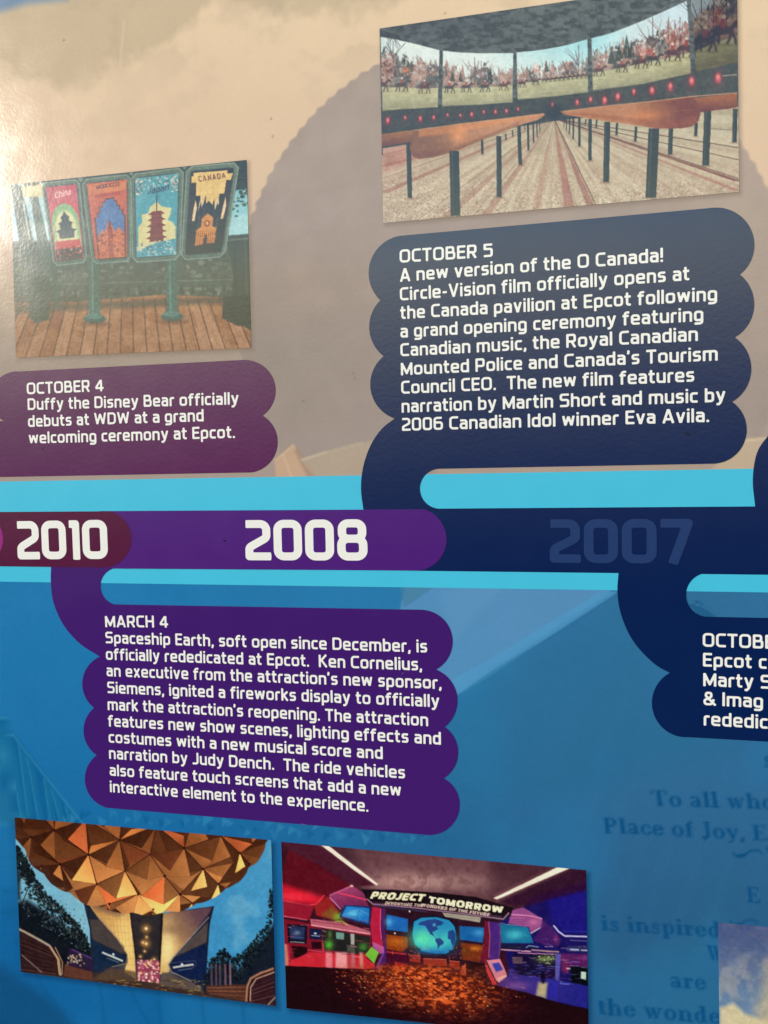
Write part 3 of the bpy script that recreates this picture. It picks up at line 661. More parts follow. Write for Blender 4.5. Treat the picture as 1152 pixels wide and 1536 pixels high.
for t_, a_, b_ in [("MARCH 4", (158.5, 940.4), (252.8, 941.1)), ("Spaceship Earth, soft open since December, is", (159, 964.6), (641, 978.6)), ("officially rededicated at Epcot.  Ken Cornelius,", (159.6, 989.3), (633.3, 1005.6)),
                   ("an executive from the attraction's new sponsor,", (160.6, 1014), (662.5, 1033.3)), ("Siemens, ignited a fireworks display to officially", (161.7, 1039.3), (659.2, 1060.6)), ("mark the attraction's reopening. The attraction", (162.2, 1064.6), (642.5, 1088.9)),
                   ("features new show scenes, lighting effects and", (163, 1089.3), (661.7, 1116.7)), ("costumes with a new musical score and", (163.7, 1113.5), (574.5, 1138.3)), ("narration by Judy Dench.  The ride vehicles", (164.3, 1137.7), (607.8, 1167.5)),
                   ("also feature touch screens that add a new", (165.3, 1163), (602, 1193.9)), ("interactive element to the experience.", (165.6, 1187.7), (552.8, 1217.2))]:
    textline('text_line', FS, 's', t_, a_, b_, 10.5, 5, M_white, b_mar)
# scuffs and smudges on the laminate
M_scuff = flat('scuff_dark', (48, 20, 50), .01); M_rub = flat('scuff_navy', (16, 28, 62), .006); M_pale = flat('scuff_pale', (110, 84, 150), .004)
def blotch(name, x, y, w, h, mat, par, lv, seed, ang=0):
    rr_ = random.Random(seed); pts = []
    for k in range(14):
        a = 2 * math.pi * k / 14; q = rr_.uniform(.55, 1.0); u, v = w * q * math.cos(a), h * q * math.sin(a)
        pts.append((x + u * math.cos(ang) - v * math.sin(ang), y + u * math.sin(ang) + v * math.cos(ang)))
    shape(name, pts, lv, mat, par)
blotch('scuff', 76, 654, 10, 2.4, M_scuff, b_oct4, 4.5, 1, -.8); blotch('scuff', 66, 672, 4, 1.6, M_scuff, b_oct4, 4.5, 2, -.6); blotch('scuff', 1031, 651, 7, 2.6, M_rub, b_oct5, 4.5, 3, .3)
blotch('scuff', 338, 811, 3, 1.8, M_rub, c08, 5.5, 4, .2); blotch('scuff', 455, 1236, 5, .8, M_pale, b_mar, 4.5, 5, .1); blotch('scuff', 604, 1010, 3, .7, M_pale, b_mar, 4.5, 6, -.9)
def natural(font, t_, track=.115): return layout(font, t_, track, .34)[1]
for t_, y, vis in [("OCTOBER", 969.7, 0), ("Epcot c", 999.4, 0), ("Marty S", 1028.7, 0), ("& Imag", 1057.3, 0), ("rededic", 1087.7, 0)]:
    w_ = natural(FS, t_) * 23.2
    x0_ = 1054 + (y - 969) * .012
    textline('text_line', FS, 's', t_, (x0_, y), (x0_ + w_, y + w_ * (y - 795) * 1.86e-4), 10.5, 5, M_white, b_r)
def year(txt, p0, p1, capmm, mat, par, level):
    A = on_panel(*p0); B = on_panel(*p1); e = B - A; L = np.hypot(*e); e /= L; n = np.array([-e[1], e[0]])
    lay, w = layout(FY, txt, .075, .3)
    for ch, ox in lay:
        v = glyph_mesh(FY, 'y', ch, .022).reshape(-1, 2) + np.array([ox, 0])
        xy = A + (v[:, 0] * L / w)[:, None] * e + (v[:, 1] * capmm / 1000)[:, None] * n
        mesh_tris('digit', xy, np.arange(len(xy)).reshape(-1, 3), level, mat, par)
def capmm(p, q):
    return 1000 * float(np.hypot(*(on_panel(*p) - on_panel(*q))))
year('2010', (27.6, 839), (163, 838.3), capmm((27, 839), (27, 781.8)), M_white, c10, 7)
year('2008', (369, 840.2), (552, 840.8), capmm((369, 840.2), (369, 780.2)), M_white, c08, 6)
year('2007', (824.8, 844), (1039.5, 845.5), capmm((825, 844), (825, 779)), M_ghost, navy_strip, 5)

# ---------------------------------------------------------------- printed photographs
def quadmap(q):
    a, b, c, d = [np.array(p, float) for p in q]      # tl tr br bl
    return lambda u, v: tuple(a * (1 - u) * (1 - v) + b * u * (1 - v) + c * u * v + d * (1 - u) * v)

def paint_posters(X, Y):
    """four framed travel posters on stands over a plank deck"""
    P = Paint(X, Y, (122, 128, 118)); rnd = random.Random(21); P.view(0, 220, .3472)
    # dim hedge and water behind
    n = fbm(X, Y, 16, 3, 4); P.shade(.5 * smooth(.4, .65, n), (136, 148, 132)); P.shade(.5 * smooth(.58, .4, n), (86, 100, 92))
    P.poly([(30, 150), (200, 140), (230, 415), (45, 410)], (206, 228, 226), 1, soft=4)
    P.poly([(40, 250), (190, 250), (215, 320), (45, 330)], (170, 206, 214), .6, soft=14)
    P.poly([(975, 150), (1100, 130), (1100, 385), (960, 395)], (160, 208, 212), 1, soft=5)
    P.poly([(970, 300), (1100, 290), (1100, 390), (960, 395)], (190, 224, 222), .7, soft=12)
    P.poly([(560, 140), (590, 140), (590, 260), (560, 265)], (196, 224, 220), .9, soft=3)
    P.poly([(30, 410), (400, 400), (1100, 385), (1100, 660), (40, 720)], (120, 124, 114), .7, soft=8)
    for k in range(420):
        x = rnd.uniform(45, 1090); y = rnd.uniform(420, 640)
        P.ell(x, y, rnd.uniform(5, 20), rnd.uniform(4, 12), rnd.choice([(84, 92, 84), (150, 160, 142), (120, 130, 118), (70, 78, 72), (176, 182, 160)]), .42, soft=3)
    # bench rail behind
    P.poly([(60, 585), (1090, 560), (1090, 600), (60, 625)], (112, 122, 112), .8, soft=4); P.line([(60, 600), (1090, 572)], 7, (140, 150, 138), .6, soft=3)
    for x in range(90, 1080, 46): P.poly([(x, 600), (x + 12, 600), (x + 12, 690), (x, 692)], (84, 92, 86), .45, soft=4)
    # deck planks running away from the viewer
    P.poly([(40, 700), (300, 672), (700, 640), (1100, 655), (1110, 900), (40, 930)], (172, 138, 112), 1, soft=4)
    vp = (560, -330)
    def deckx(xb, y): return vp[0] + (xb - vp[0]) * (y - vp[1]) / (900 - vp[1])
    edges = [-60 + 58 * i for i in range(24)]
    for i in range(len(edges) - 1):
        t = rnd.uniform(-16, 16); a, b = edges[i], edges[i + 1]
        P.poly([(deckx(a, 672), 672), (deckx(b, 672), 672), (deckx(b, 930), 930), (deckx(a, 930), 930)], (176 + t, 140 + t, 112 + t), .75, soft=2)
        P.line([(deckx(a, 655), 655), (deckx(a, 930), 930)], 5, (112, 84, 70), .85, soft=3)
        for k in range(3):
            y0 = rnd.uniform(660, 900); xx = rnd.uniform(a, b); P.line([(deckx(xx, y0), y0), (deckx(xx, y0 + 70), y0 + 70)], 3, (146, 112, 90), .5, soft=3)
    P.shade(P.inside([(40, 700), (700, 640), (1100, 655), (1110, 930), (40, 930)]) * .25 * smooth(.45, .7, fbm(X, Y, 22, 8, 3)), (206, 172, 140))
    P.poly([(60, 690), (1090, 640), (1090, 672), (60, 720)], (92, 94, 84), .55, soft=14)
    # awning posts at the left
    P.poly([(48, 168), (92, 165), (150, 420), (210, 745), (150, 765), (100, 520)], (118, 128, 118), .95, soft=3)
    P.poly([(130, 215), (165, 215), (215, 440), (230, 560), (190, 560)], (128, 140, 130), .95, soft=3)
    P.line([(68, 170), (118, 400), (176, 740)], 6, (164, 172, 156), .6, soft=4)
    P.line([(100, 235), (128, 400)], 8, (214, 222, 206), .8, soft=3)
    P.poly([(95, 160), (185, 155), (190, 215), (100, 220)], (224, 212, 170), .9, soft=4)
    for k in range(40): P.ell(rnd.uniform(110, 360), rnd.uniform(135, 175), 9, 6, rnd.choice([(98, 104, 84), (150, 152, 120), (84, 92, 80)]), .7, soft=3)
    P.poly([(120, 560), (215, 560), (215, 745), (160, 762), (130, 740)], (96, 112, 104), .8, soft=6)
    # lower stands, feet
    for x, yb in ((410, 745), (745, 735)):
        P.poly([(x - 24, 490), (x + 20, 488), (x + 24, yb), (x - 26, yb)], (104, 134, 124), 1, soft=3); P.line([(x - 10, 495), (x - 8, yb)], 6, (146, 172, 160), .6, soft=3)
        P.ell(x, yb, 48, 20, (98, 126, 118), 1, soft=4); P.ell(x - 6, yb - 12, 34, 12, (128, 154, 144), .8, soft=4); P.ell(x, yb + 22, 60, 9, (96, 76, 64), .4, soft=10)
    P.poly([(220, 505), (245, 500), (262, 700), (236, 702)], (108, 130, 120), .8, soft=4)
    # dark planter, foliage and lamp column on the right
    P.poly([(985, 60), (1100, 50), (1100, 180), (1010, 190)], (78, 88, 82), 1, soft=5)
    for k in range(110): P.ell(rnd.uniform(985, 1085), rnd.gauss(165, 60), rnd.uniform(4, 10), rnd.uniform(3, 8), rnd.choice([(66, 82, 68), (90, 106, 84), (50, 62, 56)]), .8 if k % 2 else .6, soft=2)
    P.poly([(975, 385), (1100, 375), (1100, 800), (985, 745), (1010, 560)], (86, 96, 92), .95, soft=4)
    P.poly([(965, 650), (1100, 640), (1100, 770), (1030, 775), (960, 740)], (78, 80, 76), .95, soft=5)
    P.line([(985, 405), (1085, 395)], 8, (146, 156, 146), .7, soft=3); P.line([(1060, 400), (1066, 640)], 10, (118, 130, 122), .6, soft=5); P.line([(1015, 420), (1018, 640)], 7, (62, 70, 68), .6, soft=4)
    frame = (126, 142, 132); fl = (176, 188, 172); fd = (90, 102, 96)
    posters = [[(188, 165), (338, 150), (372, 492), (238, 508)], [(362, 150), (560, 128), (560, 488), (405, 498)], [(572, 128), (786, 100), (772, 480), (580, 492)], [(815, 95), (1026, 78), (965, 468), (790, 482)]]
    P.line([(180, 152), (1045, 62)], 10, (92, 106, 98), .9, soft=4)
    for x, y in ((350, 148), (568, 120), (798, 92)):
        P.poly([(x - 10, y - 12), (x + 8, y - 14), (x + 14, 500), (x - 8, 505)], (96, 114, 106), 1, soft=3); P.ell(x, y - 8, 8, 14, (150, 164, 150), .9, soft=3)
    def fr(q, w=.055):
        f = quadmap(q); ch = .10
        oct_ = [(ch, 0), (1 - ch, 0), (1, ch * .55), (1, 1 - ch * .55), (1 - ch, 1), (ch, 1), (0, 1 - ch * .55), (0, ch * .55)]
        P.poly([f(-.05 + u * 1.1, -.03 + v * 1.06) for u, v in oct_], frame, 1, soft=3)
        P.line([f(-.03 + u * 1.06, -.02 + v * 1.04) for u, v in oct_ + oct_[:1]], 4, fl, .7, soft=2)
        P.line([f(.05 + u * .9, .03 + v * .94) for u, v in oct_ + oct_[:1]], 5, fd, .7, soft=2)
        return lambda pts: [f(.06 + u * .88, .035 + v * .93) for u, v in pts], f
    # pink poster with a tiered pavilion in a pale oval
    g, f = fr(posters[0]); P.poly(g([(0, 0), (1, 0), (1, 1), (0, 1)]), (196, 96, 116), 1, grad=(f(.5, 0), f(.5, .5), (214, 112, 122)), soft=2)
    P.poly(g([(.5 + .47 * math.cos(a), .52 + .28 * math.sin(a)) for a in np.linspace(math.pi, 2 * math.pi, 18)] + [(.97, .86), (.03, .86)]), (158, 190, 150), 1, soft=3)
    P.poly(g([(.5 + .36 * math.cos(a), .56 + .22 * math.sin(a)) for a in np.linspace(math.pi, 2 * math.pi, 18)] + [(.88, .84), (.12, .84)]), (232, 226, 178), .9, soft=10)
    for w_, yt in ((.16, .40), (.26, .48), (.36, .58)):
        P.poly(g([(.5, yt - .06), (.5 + w_ * .5, yt), (.5 + w_, yt + .025), (.5 + w_ * .8, yt + .045), (.5 + w_ * .7, yt + .13), (.5 - w_ * .7, yt + .13), (.5 - w_ * .8, yt + .045), (.5 - w_, yt + .025), (.5 - w_ * .5, yt)]), (82, 88, 104), .95, soft=2)
    P.poly(g([(.08, .74), (.92, .74), (.95, .86), (.05, .86)]), (206, 84, 84), 1, soft=3); P.poly(g([(.03, .85), (.97, .85), (.97, 1), (.03, 1)]), (110, 72, 74), 1, soft=4)
    for k in range(60): P.ell(*f(rnd.uniform(.12, .9), rnd.uniform(.80, .96)), 3.5, 3.5, rnd.choice([(220, 150, 140), (230, 200, 180), (150, 60, 66), (96, 70, 74)]), .7, soft=2)
    P.text(FT, 'China', f(.28, .185), f(.76, .155), 26, (244, 214, 206), .95, slant=.3)
    # orange stepped poster
    g, f = fr(posters[1]); P.poly(g([(0, 0), (1, 0), (1, 1), (0, 1)]), (206, 132, 96), 1, soft=2)
    P.poly(g([(.02, .02), (.98, .02), (.98, .13), (.02, .15)]), (218, 150, 108), 1, soft=2)
    P.text(FT, 'MOROCCO', f(.26, .115), f(.78, .10), 17, (108, 56, 48), .95, track=.05)
    P.poly(g([(.18, .16), (.82, .14), (.82, .18), (.18, .20)]), (186, 104, 76), .8, soft=2)
    st = [(.14, 1), (.14, .46), (.22, .46), (.22, .40), (.28, .40), (.28, .33), (.36, .33), (.36, .27), (.44, .27), (.44, .235), (.66, .23), (.66, .27), (.72, .27), (.72, .33), (.79, .33), (.79, .39), (.86, .39), (.86, .45), (.92, .45), (.92, 1)]
    P.poly(g([((u - .52) * 1.12 + .52, (v - .6) * 1.05 + .6) for u, v in st]), (128, 72, 60), .9, soft=2); P.poly(g(st), (122, 148, 184), 1, soft=2)
    P.poly(g([(.14, .72), (.3, .62), (.36, .66), (.44, .56), (.5, .5), (.56, .56), (.66, .66), (.78, .6), (.92, .7), (.92, 1), (.14, 1)]), (212, 146, 108), 1, soft=2)
    P.poly(g([(.44, .60), (.58, .60), (.58, 1), (.44, 1)]), (176, 98, 72), .9, soft=2); P.poly(g([(.47, .54), (.51, .50), (.55, .54), (.55, .62), (.47, .62)]), (150, 86, 70), .9, soft=2)
    for k in range(90): P.ell(*f(rnd.uniform(.14, .86), rnd.uniform(.66, .95)), rnd.uniform(2, 7), rnd.uniform(2, 5), rnd.choice([(232, 178, 136), (160, 92, 70), (196, 120, 86), (112, 70, 64)]), .6, soft=2)
    for sx in (.06, .95):
        for k in range(14): P.ell(*f(sx, .2 + k * .055), 5, 5, (162, 84, 66), .7, soft=2)
    # blue poster with a red tower in front of pale cloud
    g, f = fr(posters[2]); P.poly(g([(0, 0), (1, 0), (1, 1), (0, 1)]), (118, 176, 184), 1, soft=2)
    P.poly(g([(.05, .92), (.05, .62), (.16, .56), (.14, .46), (.3, .46), (.34, .38), (.5, .32), (.6, .38), (.72, .40), (.86, .42), (.82, .52), (.76, .56), (.9, .60), (.97, .66), (.97, .80), (.6, .82), (.3, .86)]), (226, 218, 168), 1, soft=3)
    P.line([f(.50, .26), f(.50, .46)], 4, (112, 44, 52), .9, soft=2)
    for i in range(5):
        y = .44 + i * .075; w_ = .20 + .018 * i
        P.poly(g([(.5 - w_, y + .035), (.5 - w_ * .5, y), (.5 + w_ * .5, y), (.5 + w_, y + .035), (.5 + w_ * .62, y + .042), (.5 + w_ * .62, y + .078), (.5 - w_ * .62, y + .078), (.5 - w_ * .62, y + .042)]), (142, 46, 52), .95, soft=2)
        P.line([f(.36, y + .055), f(.64, y + .055)], 2, (196, 110, 96), .5, soft=2)
    for k in range(230):
        u = rnd.random(); v = rnd.choice([rnd.uniform(.02, .16), rnd.uniform(.8, .98)]) if k % 3 else rnd.uniform(.02, .22); u = u if k % 3 else rnd.choice([rnd.uniform(.02, .16), rnd.uniform(.84, .98)])
        P.ell(*f(.06 + .88 * u, .03 + .94 * v), rnd.uniform(2, 5), rnd.uniform(2, 5), rnd.choice([(228, 226, 210), (206, 216, 206), (84, 128, 138), (240, 214, 200), (150, 140, 140)]), .8, soft=2)
    P.text(FT, 'Japan', f(.30, .235), f(.74, .215), 26, (94, 96, 120), .85, slant=.35)
    # dark poster with a gabled stone hall
    g, f = fr(posters[3]); P.poly(g([(0, 0), (1, 0), (1, 1), (0, 1)]), (64, 54, 58), 1, soft=2)
    P.poly(g([(.06, .02), (.86, .02), (.86, .06), (1, .06), (.97, .14), (.86, .14), (.86, .30), (.74, .30), (.74, .38), (.62, .44), (.5, .37), (.40, .42), (.30, .38), (.26, .30), (.16, .30), (.14, .14), (.02, .14), (.02, .06), (.06, .06)]), (234, 204, 146), 1, soft=2)
    P.text(FT, 'CANADA', f(.24, .158), f(.80, .140), 24, (112, 48, 44), .95, track=.3)
    P.poly(g([(0, .15), (.12, .15), (.14, .62), (0, .62)]), (88, 62, 66), .9, soft=2); P.poly(g([(.86, .15), (1, .15), (1, .6), (.86, .6)]), (88, 62, 66), .9, soft=2)
    for u, v, w_, h_ in ((.16, .34, .05, .26), (.90, .34, .05, .26), (.30, .30, .06, .2), (.70, .33, .06, .18)):
        P.poly(g([(u, v), (u + w_, v + h_ * .4), (u + w_ * .3, v + h_), (u - w_, v + h_), (u - w_ * .6, v + h_ * .4)]), (238, 214, 176), 1, soft=2)
    for u, w_, t_ in ((.30, .07, .37), (.40, .05, .30), (.50, .07, .39), (.62, .06, .35), (.72, .08, .40)):
        P.poly(g([(u, t_), (u + w_, t_ + .16), (u + w_, .74), (u - w_, .74), (u - w_, t_ + .16)]), (58, 64, 92), 1, soft=2)
        P.line([f(u + .02, t_ + .16), f(u + .02, .72)], 3, (196, 150, 96), .6, soft=1.5)
    P.poly(g([(.36, .58), (.50, .52), (.66, .58), (.66, .68), (.78, .71), (.78, .88), (.24, .90), (.24, .72), (.36, .68)]), (214, 158, 94), 1, soft=2)
    for k in range(10):
        u = .28 + .05 * k; P.line([f(u, .72), f(u, .86)], 2.5, (120, 78, 52), .65, soft=1.5)
    P.ell(*f(.51, .63), 12, 14, (150, 96, 58), .8, soft=3); P.ell(*f(.51, .63), 6, 7, (244, 214, 160), .8, soft=2); P.poly(g([(.46, .90), (.46, .81), (.51, .77), (.56, .81), (.56, .89)]), (70, 46, 44), .9, soft=2)
    for v in (.69, .735, .79): P.line([f(.30, v), f(.74, v - .01)], 2.5, (236, 192, 130), .6, soft=1.5)
    P.grain(9, 2.0, 77); P.grain(5, 1.2, 5); P.C = (P.C - 118) * 1.06 + 114
    P.line([(48, 165), (1066, 58)], 3, (80, 84, 72), .6, soft=2)
    return P.C

def paint_theatre(X, Y):
    """long round-screen cinema: curved screens over rows of lean rails"""
    P = Paint(X, Y, (98, 108, 110)); rnd = random.Random(5)
    n = fbm(X, Y, 5, 13, 3, sx=.5); P.shade(.8 * smooth(.42, .62, n), (114, 124, 126)); P.shade(.5 * smooth(.5, .3, n), (76, 86, 92))
    P.poly([(560, 30), (760, -10), (760, 60), (600, 70)], (84, 94, 104), .25, soft=18)
    # floor
    fl = P.inside([(560, 205), (650, 200), (831, 168), (1120, 160), (1120, 400), (560, 400)]).astype(float)
    P.shade(fl, (206, 192, 166)); P.shade(fl * smooth(250, 170, Y), (190, 184, 158)); P.shade(fl * smooth(740, 560, X) * .45, (190, 164, 150))
    rad = np.arctan2(X - 831, Y - 178.0)
    st = fbm(rad * 130, (Y - 178) * .15, 6, 91, 3); P.shade(fl * .3 * smooth(.5, .68, st), (178, 146, 132)); P.shade(fl * .4 * smooth(.5, .3, st), (226, 212, 186))
    spk = vnoise(X / 1.7, Y / 1.5, 55); s2 = vnoise(X / 2.3 + 9, Y / 1.9, 56)
    P.shade(fl * smooth(205, 330, Y) * .55 * smooth(.62, .85, spk), (146, 120, 106)); P.shade(fl * smooth(200, 320, Y) * .6 * smooth(.65, .9, s2), (244, 232, 210))
    P.view(0, 0, 1)
    V0 = (831, 178)
    for xb, yb, w, c, al in ((858, 335, 9, (164, 108, 104), .6), (895, 330, 7, (150, 100, 98), .55), (1108, 272, 7, (122, 78, 78), .75), (1108, 287, 6, (176, 122, 116), .6), (720, 335, 8, (160, 112, 104), .4), (660, 335, 9, (156, 108, 100), .35), (574, 290, 8, (150, 96, 92), .45), (574, 250, 6, (146, 92, 90), .45), (800, 335, 7, (170, 120, 108), .35)):
        P.poly([V0, (xb - w, yb), (xb + w, yb)], c, al, soft=1.5)
    for xb, yb in ((1108, 268), (1108, 240), (905, 330), (1108, 222)): P.line([V0, (xb, yb)], 1.4, (96, 72, 72), .7)
    for xb, yb in ((574, 268), (574, 232), (620, 335), (700, 335)): P.line([V0, (xb, yb)], 1.6, (150, 110, 104), .4)
    P.poly([(574, 215), (660, 205), (660, 225), (574, 262)], (186, 120, 116), .4, soft=8)
    # dark wall below the screens
    P.poly([(560, 160), (700, 156), (831, 140), (900, 138), (1120, 88), (1120, 150), (831, 182), (560, 225)], (88, 98, 100), 1, soft=1)
    P.grain(5, 3, 14, fl * 0 + 1)
    # screens
    xf = np.array([560, 602, 636, 700, 727, 755, 800, 830, 870, 900, 932, 961, 1008, 1040, 1060, 1083, 1120.])
    yfeet = np.array([137, 137.5, 139, 138, 137, 135.5, 129, 121, 118, 114, 108, 102, 92, 84, 76, 67, 54.])
    ytop = np.array([66, 78, 90, 100, 99, 103, 100, 96, 90, 72, 62, 58, 40, 28, 4, -10, -20.])
    feet = np.interp(X, xf, yfeet); top = np.interp(X, xf, ytop)
    tp = top + 5 + 20 * (fbm(X, Y * .0, 7, 71, 3) - .5) + 14 * (vnoise(X / 3.2, Y * 0, 72) - .5) + 6 * (fbm(X, Y, 3, 73, 2) - .5)
    scr = [[(571, 56), (580, 57), (600, 61), (630, 68), (659.4, 75.5), (656.8, 161), (612, 163.5), (574, 166.5)],
           [(664.6, 76.3), (690, 79), (716.7, 80.2), (770, 80), (768.7, 153.6), (715, 157.5), (663.3, 159.4)],
           [(775, 79), (810.4, 75.5), (850, 68.2), (881.2, 59), (882, 138.5), (830, 145), (776.6, 149.7)],
           [(887.3, 57.9), (920, 49), (970, 29), (1030, 2), (1034.5, 60), (1036, 110.4), (960, 127), (889.5, 136)],
           [(1037, 0), (1039, -12), (1105, -40), (1112, -40), (1112, 92), (1043.8, 107.6)]]
    S = Paint(X, Y, (236, 250, 244))
    S.shade(smooth(690, 880, X) * smooth(140, 60, Y) * .9, (168, 232, 240)); S.shade(smooth(880, 960, X) * .7, (232, 240, 240)); S.shade(smooth(960, 1030, X) * smooth(90, 0, Y) * .6, (206, 226, 238))
    S.shade(smooth(600, 570, X) * .4, (190, 220, 214))
    hue = fbm(X, Y * .4, 14, 81, 3); lum = fbm(X, Y, 4.5, 82, 3)
    tr = np.where(hue[..., None] > .53, np.array((184, 152, 142.)), np.where(hue[..., None] > .45, np.array((140, 134, 130.)), np.array((106, 110, 112.))))
    tr = tr + (lum[..., None] - .5) * 80; gap = (smooth(.52, .7, fbm(X, Y, 5, 88, 3)) * smooth(22, 8, Y - tp))[..., None]; tr = tr * (1 - gap) + np.array((216, 222, 220.)) * gap
    mt = smooth(-1.5, 1.5, Y - tp); S.C = S.C * (1 - mt[..., None]) + tr * mt[..., None]
    S.shade(mt * smooth(15, 3, feet - Y) * .4, (88, 84, 86))
    mg = smooth(-7.5, -5.0, Y - feet); gr = np.array((194, 192, 154.)) + (fbm(X, Y, 6, 83, 3)[..., None] - .5) * 34
    gr = gr * (1 - .32 * smooth(0, 30, Y - feet)[..., None]) + 24 * smooth(0, 30, Y - feet)[..., None]
    S.C = S.C * (1 - mg[..., None]) + gr * mg[..., None]
    # bare trees, conifers
    for x, y, h_, c in ((712, 128, 42, (120, 104, 110)), (722, 126, 34, (150, 110, 112)), (979, 88, 62, (110, 84, 86)), (1003, 82, 56, (150, 88, 82)), (1012, 80, 50, (160, 96, 88)), (1020, 78, 52, (140, 84, 82)), (868, 112, 44, (120, 108, 120)), (590, 96, 34, (92, 88, 96)), (1052, 60, 70, (80, 66, 64)), (1070, 55, 80, (96, 72, 64)), (1090, 50, 80, (92, 70, 64))):
        for k in range(11):
            a = rnd.uniform(-.9, .9); l = h_ * rnd.uniform(.5, 1); S.line([(x, y - h_ * .25), (x + math.sin(a) * l * .45, y - h_ * .25 - l * .45), (x + math.sin(a) * l * .75 + rnd.uniform(-3, 3), y - h_ * .2 - l * .75)], .8, c, .6, soft=.5)
        S.line([(x, y), (x, y - h_)], 1.3, c, .8)
    for x, y, h_ in ((679, 122, 18), (691, 123, 16), (735, 124, 24), (917, 96, 26), (929, 92, 28), (940, 88, 36), (947, 86, 26), (820, 108, 16)):
        S.poly([(x, y - h_), (x + h_ * .22, y), (x - h_ * .22, y)], (70, 84, 84), .9, soft=1)
    for x, y, r_, c in ((608, 106, 9, (226, 140, 104)), (804, 104, 9, (236, 160, 138)), (580, 104, 11, (110, 78, 76)), (592, 108, 9, (96, 88, 92)), (962, 76, 9, (224, 128, 116)), (975, 78, 7, (206, 104, 96)), (1078, 20, 14, (206, 122, 84)), (1075, 34, 10, (170, 76, 66)), (850, 100, 9, (222, 150, 142)), (650, 108, 9, (176, 140, 130)), (1056, 24, 9, (216, 206, 196)), (1050, 36, 7, (200, 186, 170))):
        for k in range(22): S.ell(x + rnd.gauss(0, r_ * .5), y + rnd.gauss(0, r_ * .45), rnd.uniform(.9, 2.4), rnd.uniform(.9, 2.2), np.array(c) + rnd.uniform(-34, 30), .6, soft=.8)
    for k in range(900):
        x = rnd.uniform(570, 1108); b_ = float(np.interp(x, xf, yfeet)); t_ = float(np.interp(x, xf, ytop)); y = rnd.uniform(t_ + 3, b_ - 5); v_ = rnd.choice([(70, 72, 76), (196, 168, 156), (150, 110, 104), (112, 104, 104), (224, 214, 206), (92, 96, 90)])
        S.line([(x, y), (x + rnd.uniform(-2.5, 2.5), y - rnd.uniform(3, 9))], rnd.uniform(.5, 1.2), v_, .5, soft=.5)
    for k in range(500):
        x = rnd.uniform(570, 1108); b_ = float(np.interp(x, xf, yfeet)); y = b_ + rnd.uniform(-4, 34); S.line([(x, y), (x + rnd.uniform(4, 22), y + rnd.uniform(-2.5, .5))], .9, rnd.choice([(214, 210, 166), (158, 158, 122), (176, 176, 138)]), .4, soft=.8)
    def horse(x, y, s_, red=True):
        c = (84 + rnd.uniform(-10, 14), 80, 84)
        S.view(x, y, s_)
        S.ell(0, -9.5, 7.5, 3.2, c, .95, soft=1); S.line([(6, -11), (10, -15), (13, -13)], 3, c, .95, soft=1)
        for a, b in ((-6, -8), (-4, -3), (5, 3), (6, 9)): S.line([(a, -8), ((a + b) / 2 + 1, -4), (b, 0)], 1.7, c, .9, soft=.8)
        S.line([(-7, -10), (-10, -6)], 1.6, c, .8, soft=.8); S.line([(0, -11), (.5, -17)], 3.2, (160, 84, 84) if red else (66, 60, 68), .9, soft=1); S.ell(.8, -18.6, 1.6, 1.4, (226, 210, 196), .9, soft=.6)
        S.line([(-9, .6), (11, .6)], 1.4, (128, 122, 84), .5, soft=1); S.view(0, 0, 1)
    for x, y, s_ in ((572, 137, 1.1), (602, 137, 1.05), (636, 139.5, 1.0), (674, 139.5, .9), (699, 138, .85), (727, 137.5, .85), (755, 135.5, .8), (783, 131, .7), (803, 127.5, .62), (898, 114, .95), (932, 108.5, 1.0), (961, 102.5, 1.1), (980, 98, 1.1), (1008, 91.5, 1.35), (1029, 86, 1.5), (1057, 77, 1.9), (1084, 66.5, 2.2)): horse(x, y, s_)
    for k in range(11): horse(816 + k * 6.6, 124 - k * .75, .45)
    mask = np.zeros(X.shape)
    for q in scr:
        M = Paint(X, Y, (0, 0, 0), aa=.8); M.poly(q, (1, 1, 1)); mask = np.maximum(mask, M.C[..., 0])
    dim = np.where(X > 1038, .62, 1.0)[..., None]
    S.shade(np.full(X.shape, .12) * smooth(1030, 900, X), (212, 212, 206)); P.C = P.C * (1 - mask[..., None]) + (S.C * dim + (1 - dim) * 30) * mask[..., None]
    for q in (scr[0], scr[1], scr[2], scr[3]): P.line([q[-1], q[-2]] if len(q) > 6 else q[-2:], 1.5, (112, 118, 108), .5, soft=1)
    P.view(565, 20, .15625)
    for k in range(24): P.line([(110 + rnd.uniform(-40, 60), 190), (150 + rnd.uniform(-60, 90), rnd.uniform(240, 390))], 5, (96, 96, 110), .35, soft=5)
    P.poly([(30, 215), (150, 238), (250, 262), (200, 205), (30, 160)], (84, 92, 98), .9, soft=6)
    # small red lamps along the wall
    def lamp(x, y, rx, ry, ox, oy, k, c=(214, 104, 112)):
        P.view(ox, oy, k); P.glow(x, y + 4, rx * 2.2, ry * 2, (140, 84, 94), .45); P.ell(x, y, rx, ry, c, .95, soft=rx * .5); P.ell(x, y - ry * .2, rx * .5, ry * .5, (255, 178, 170), .7, soft=rx * .4)
    for i, (x, y) in enumerate([(122, 695), (223, 678), (310, 685), (387, 678), (467, 663), (540, 665), (606, 660), (675, 647), (743, 645), (806, 640), (872, 630), (1070, 605)]):
        s_ = (18, 11, 15, 12, 9, 10, 13, 11, 12, 12, 10, 13)[i]; lamp(x, y, s_ * .62, s_ * 1.0, 550, 0, .2604)
    for i, (x, y) in enumerate([(128, 550), (200, 535), (276, 540), (346, 520), (432, 493), (530, 487), (628, 465), (742, 437), (884, 420)]):
        s_ = (13, 13, 19, 18, 14, 19, 19, 21, 24)[i]; lamp(x, y, s_ * .66, s_ * 1.1, 830, 0, .2795)
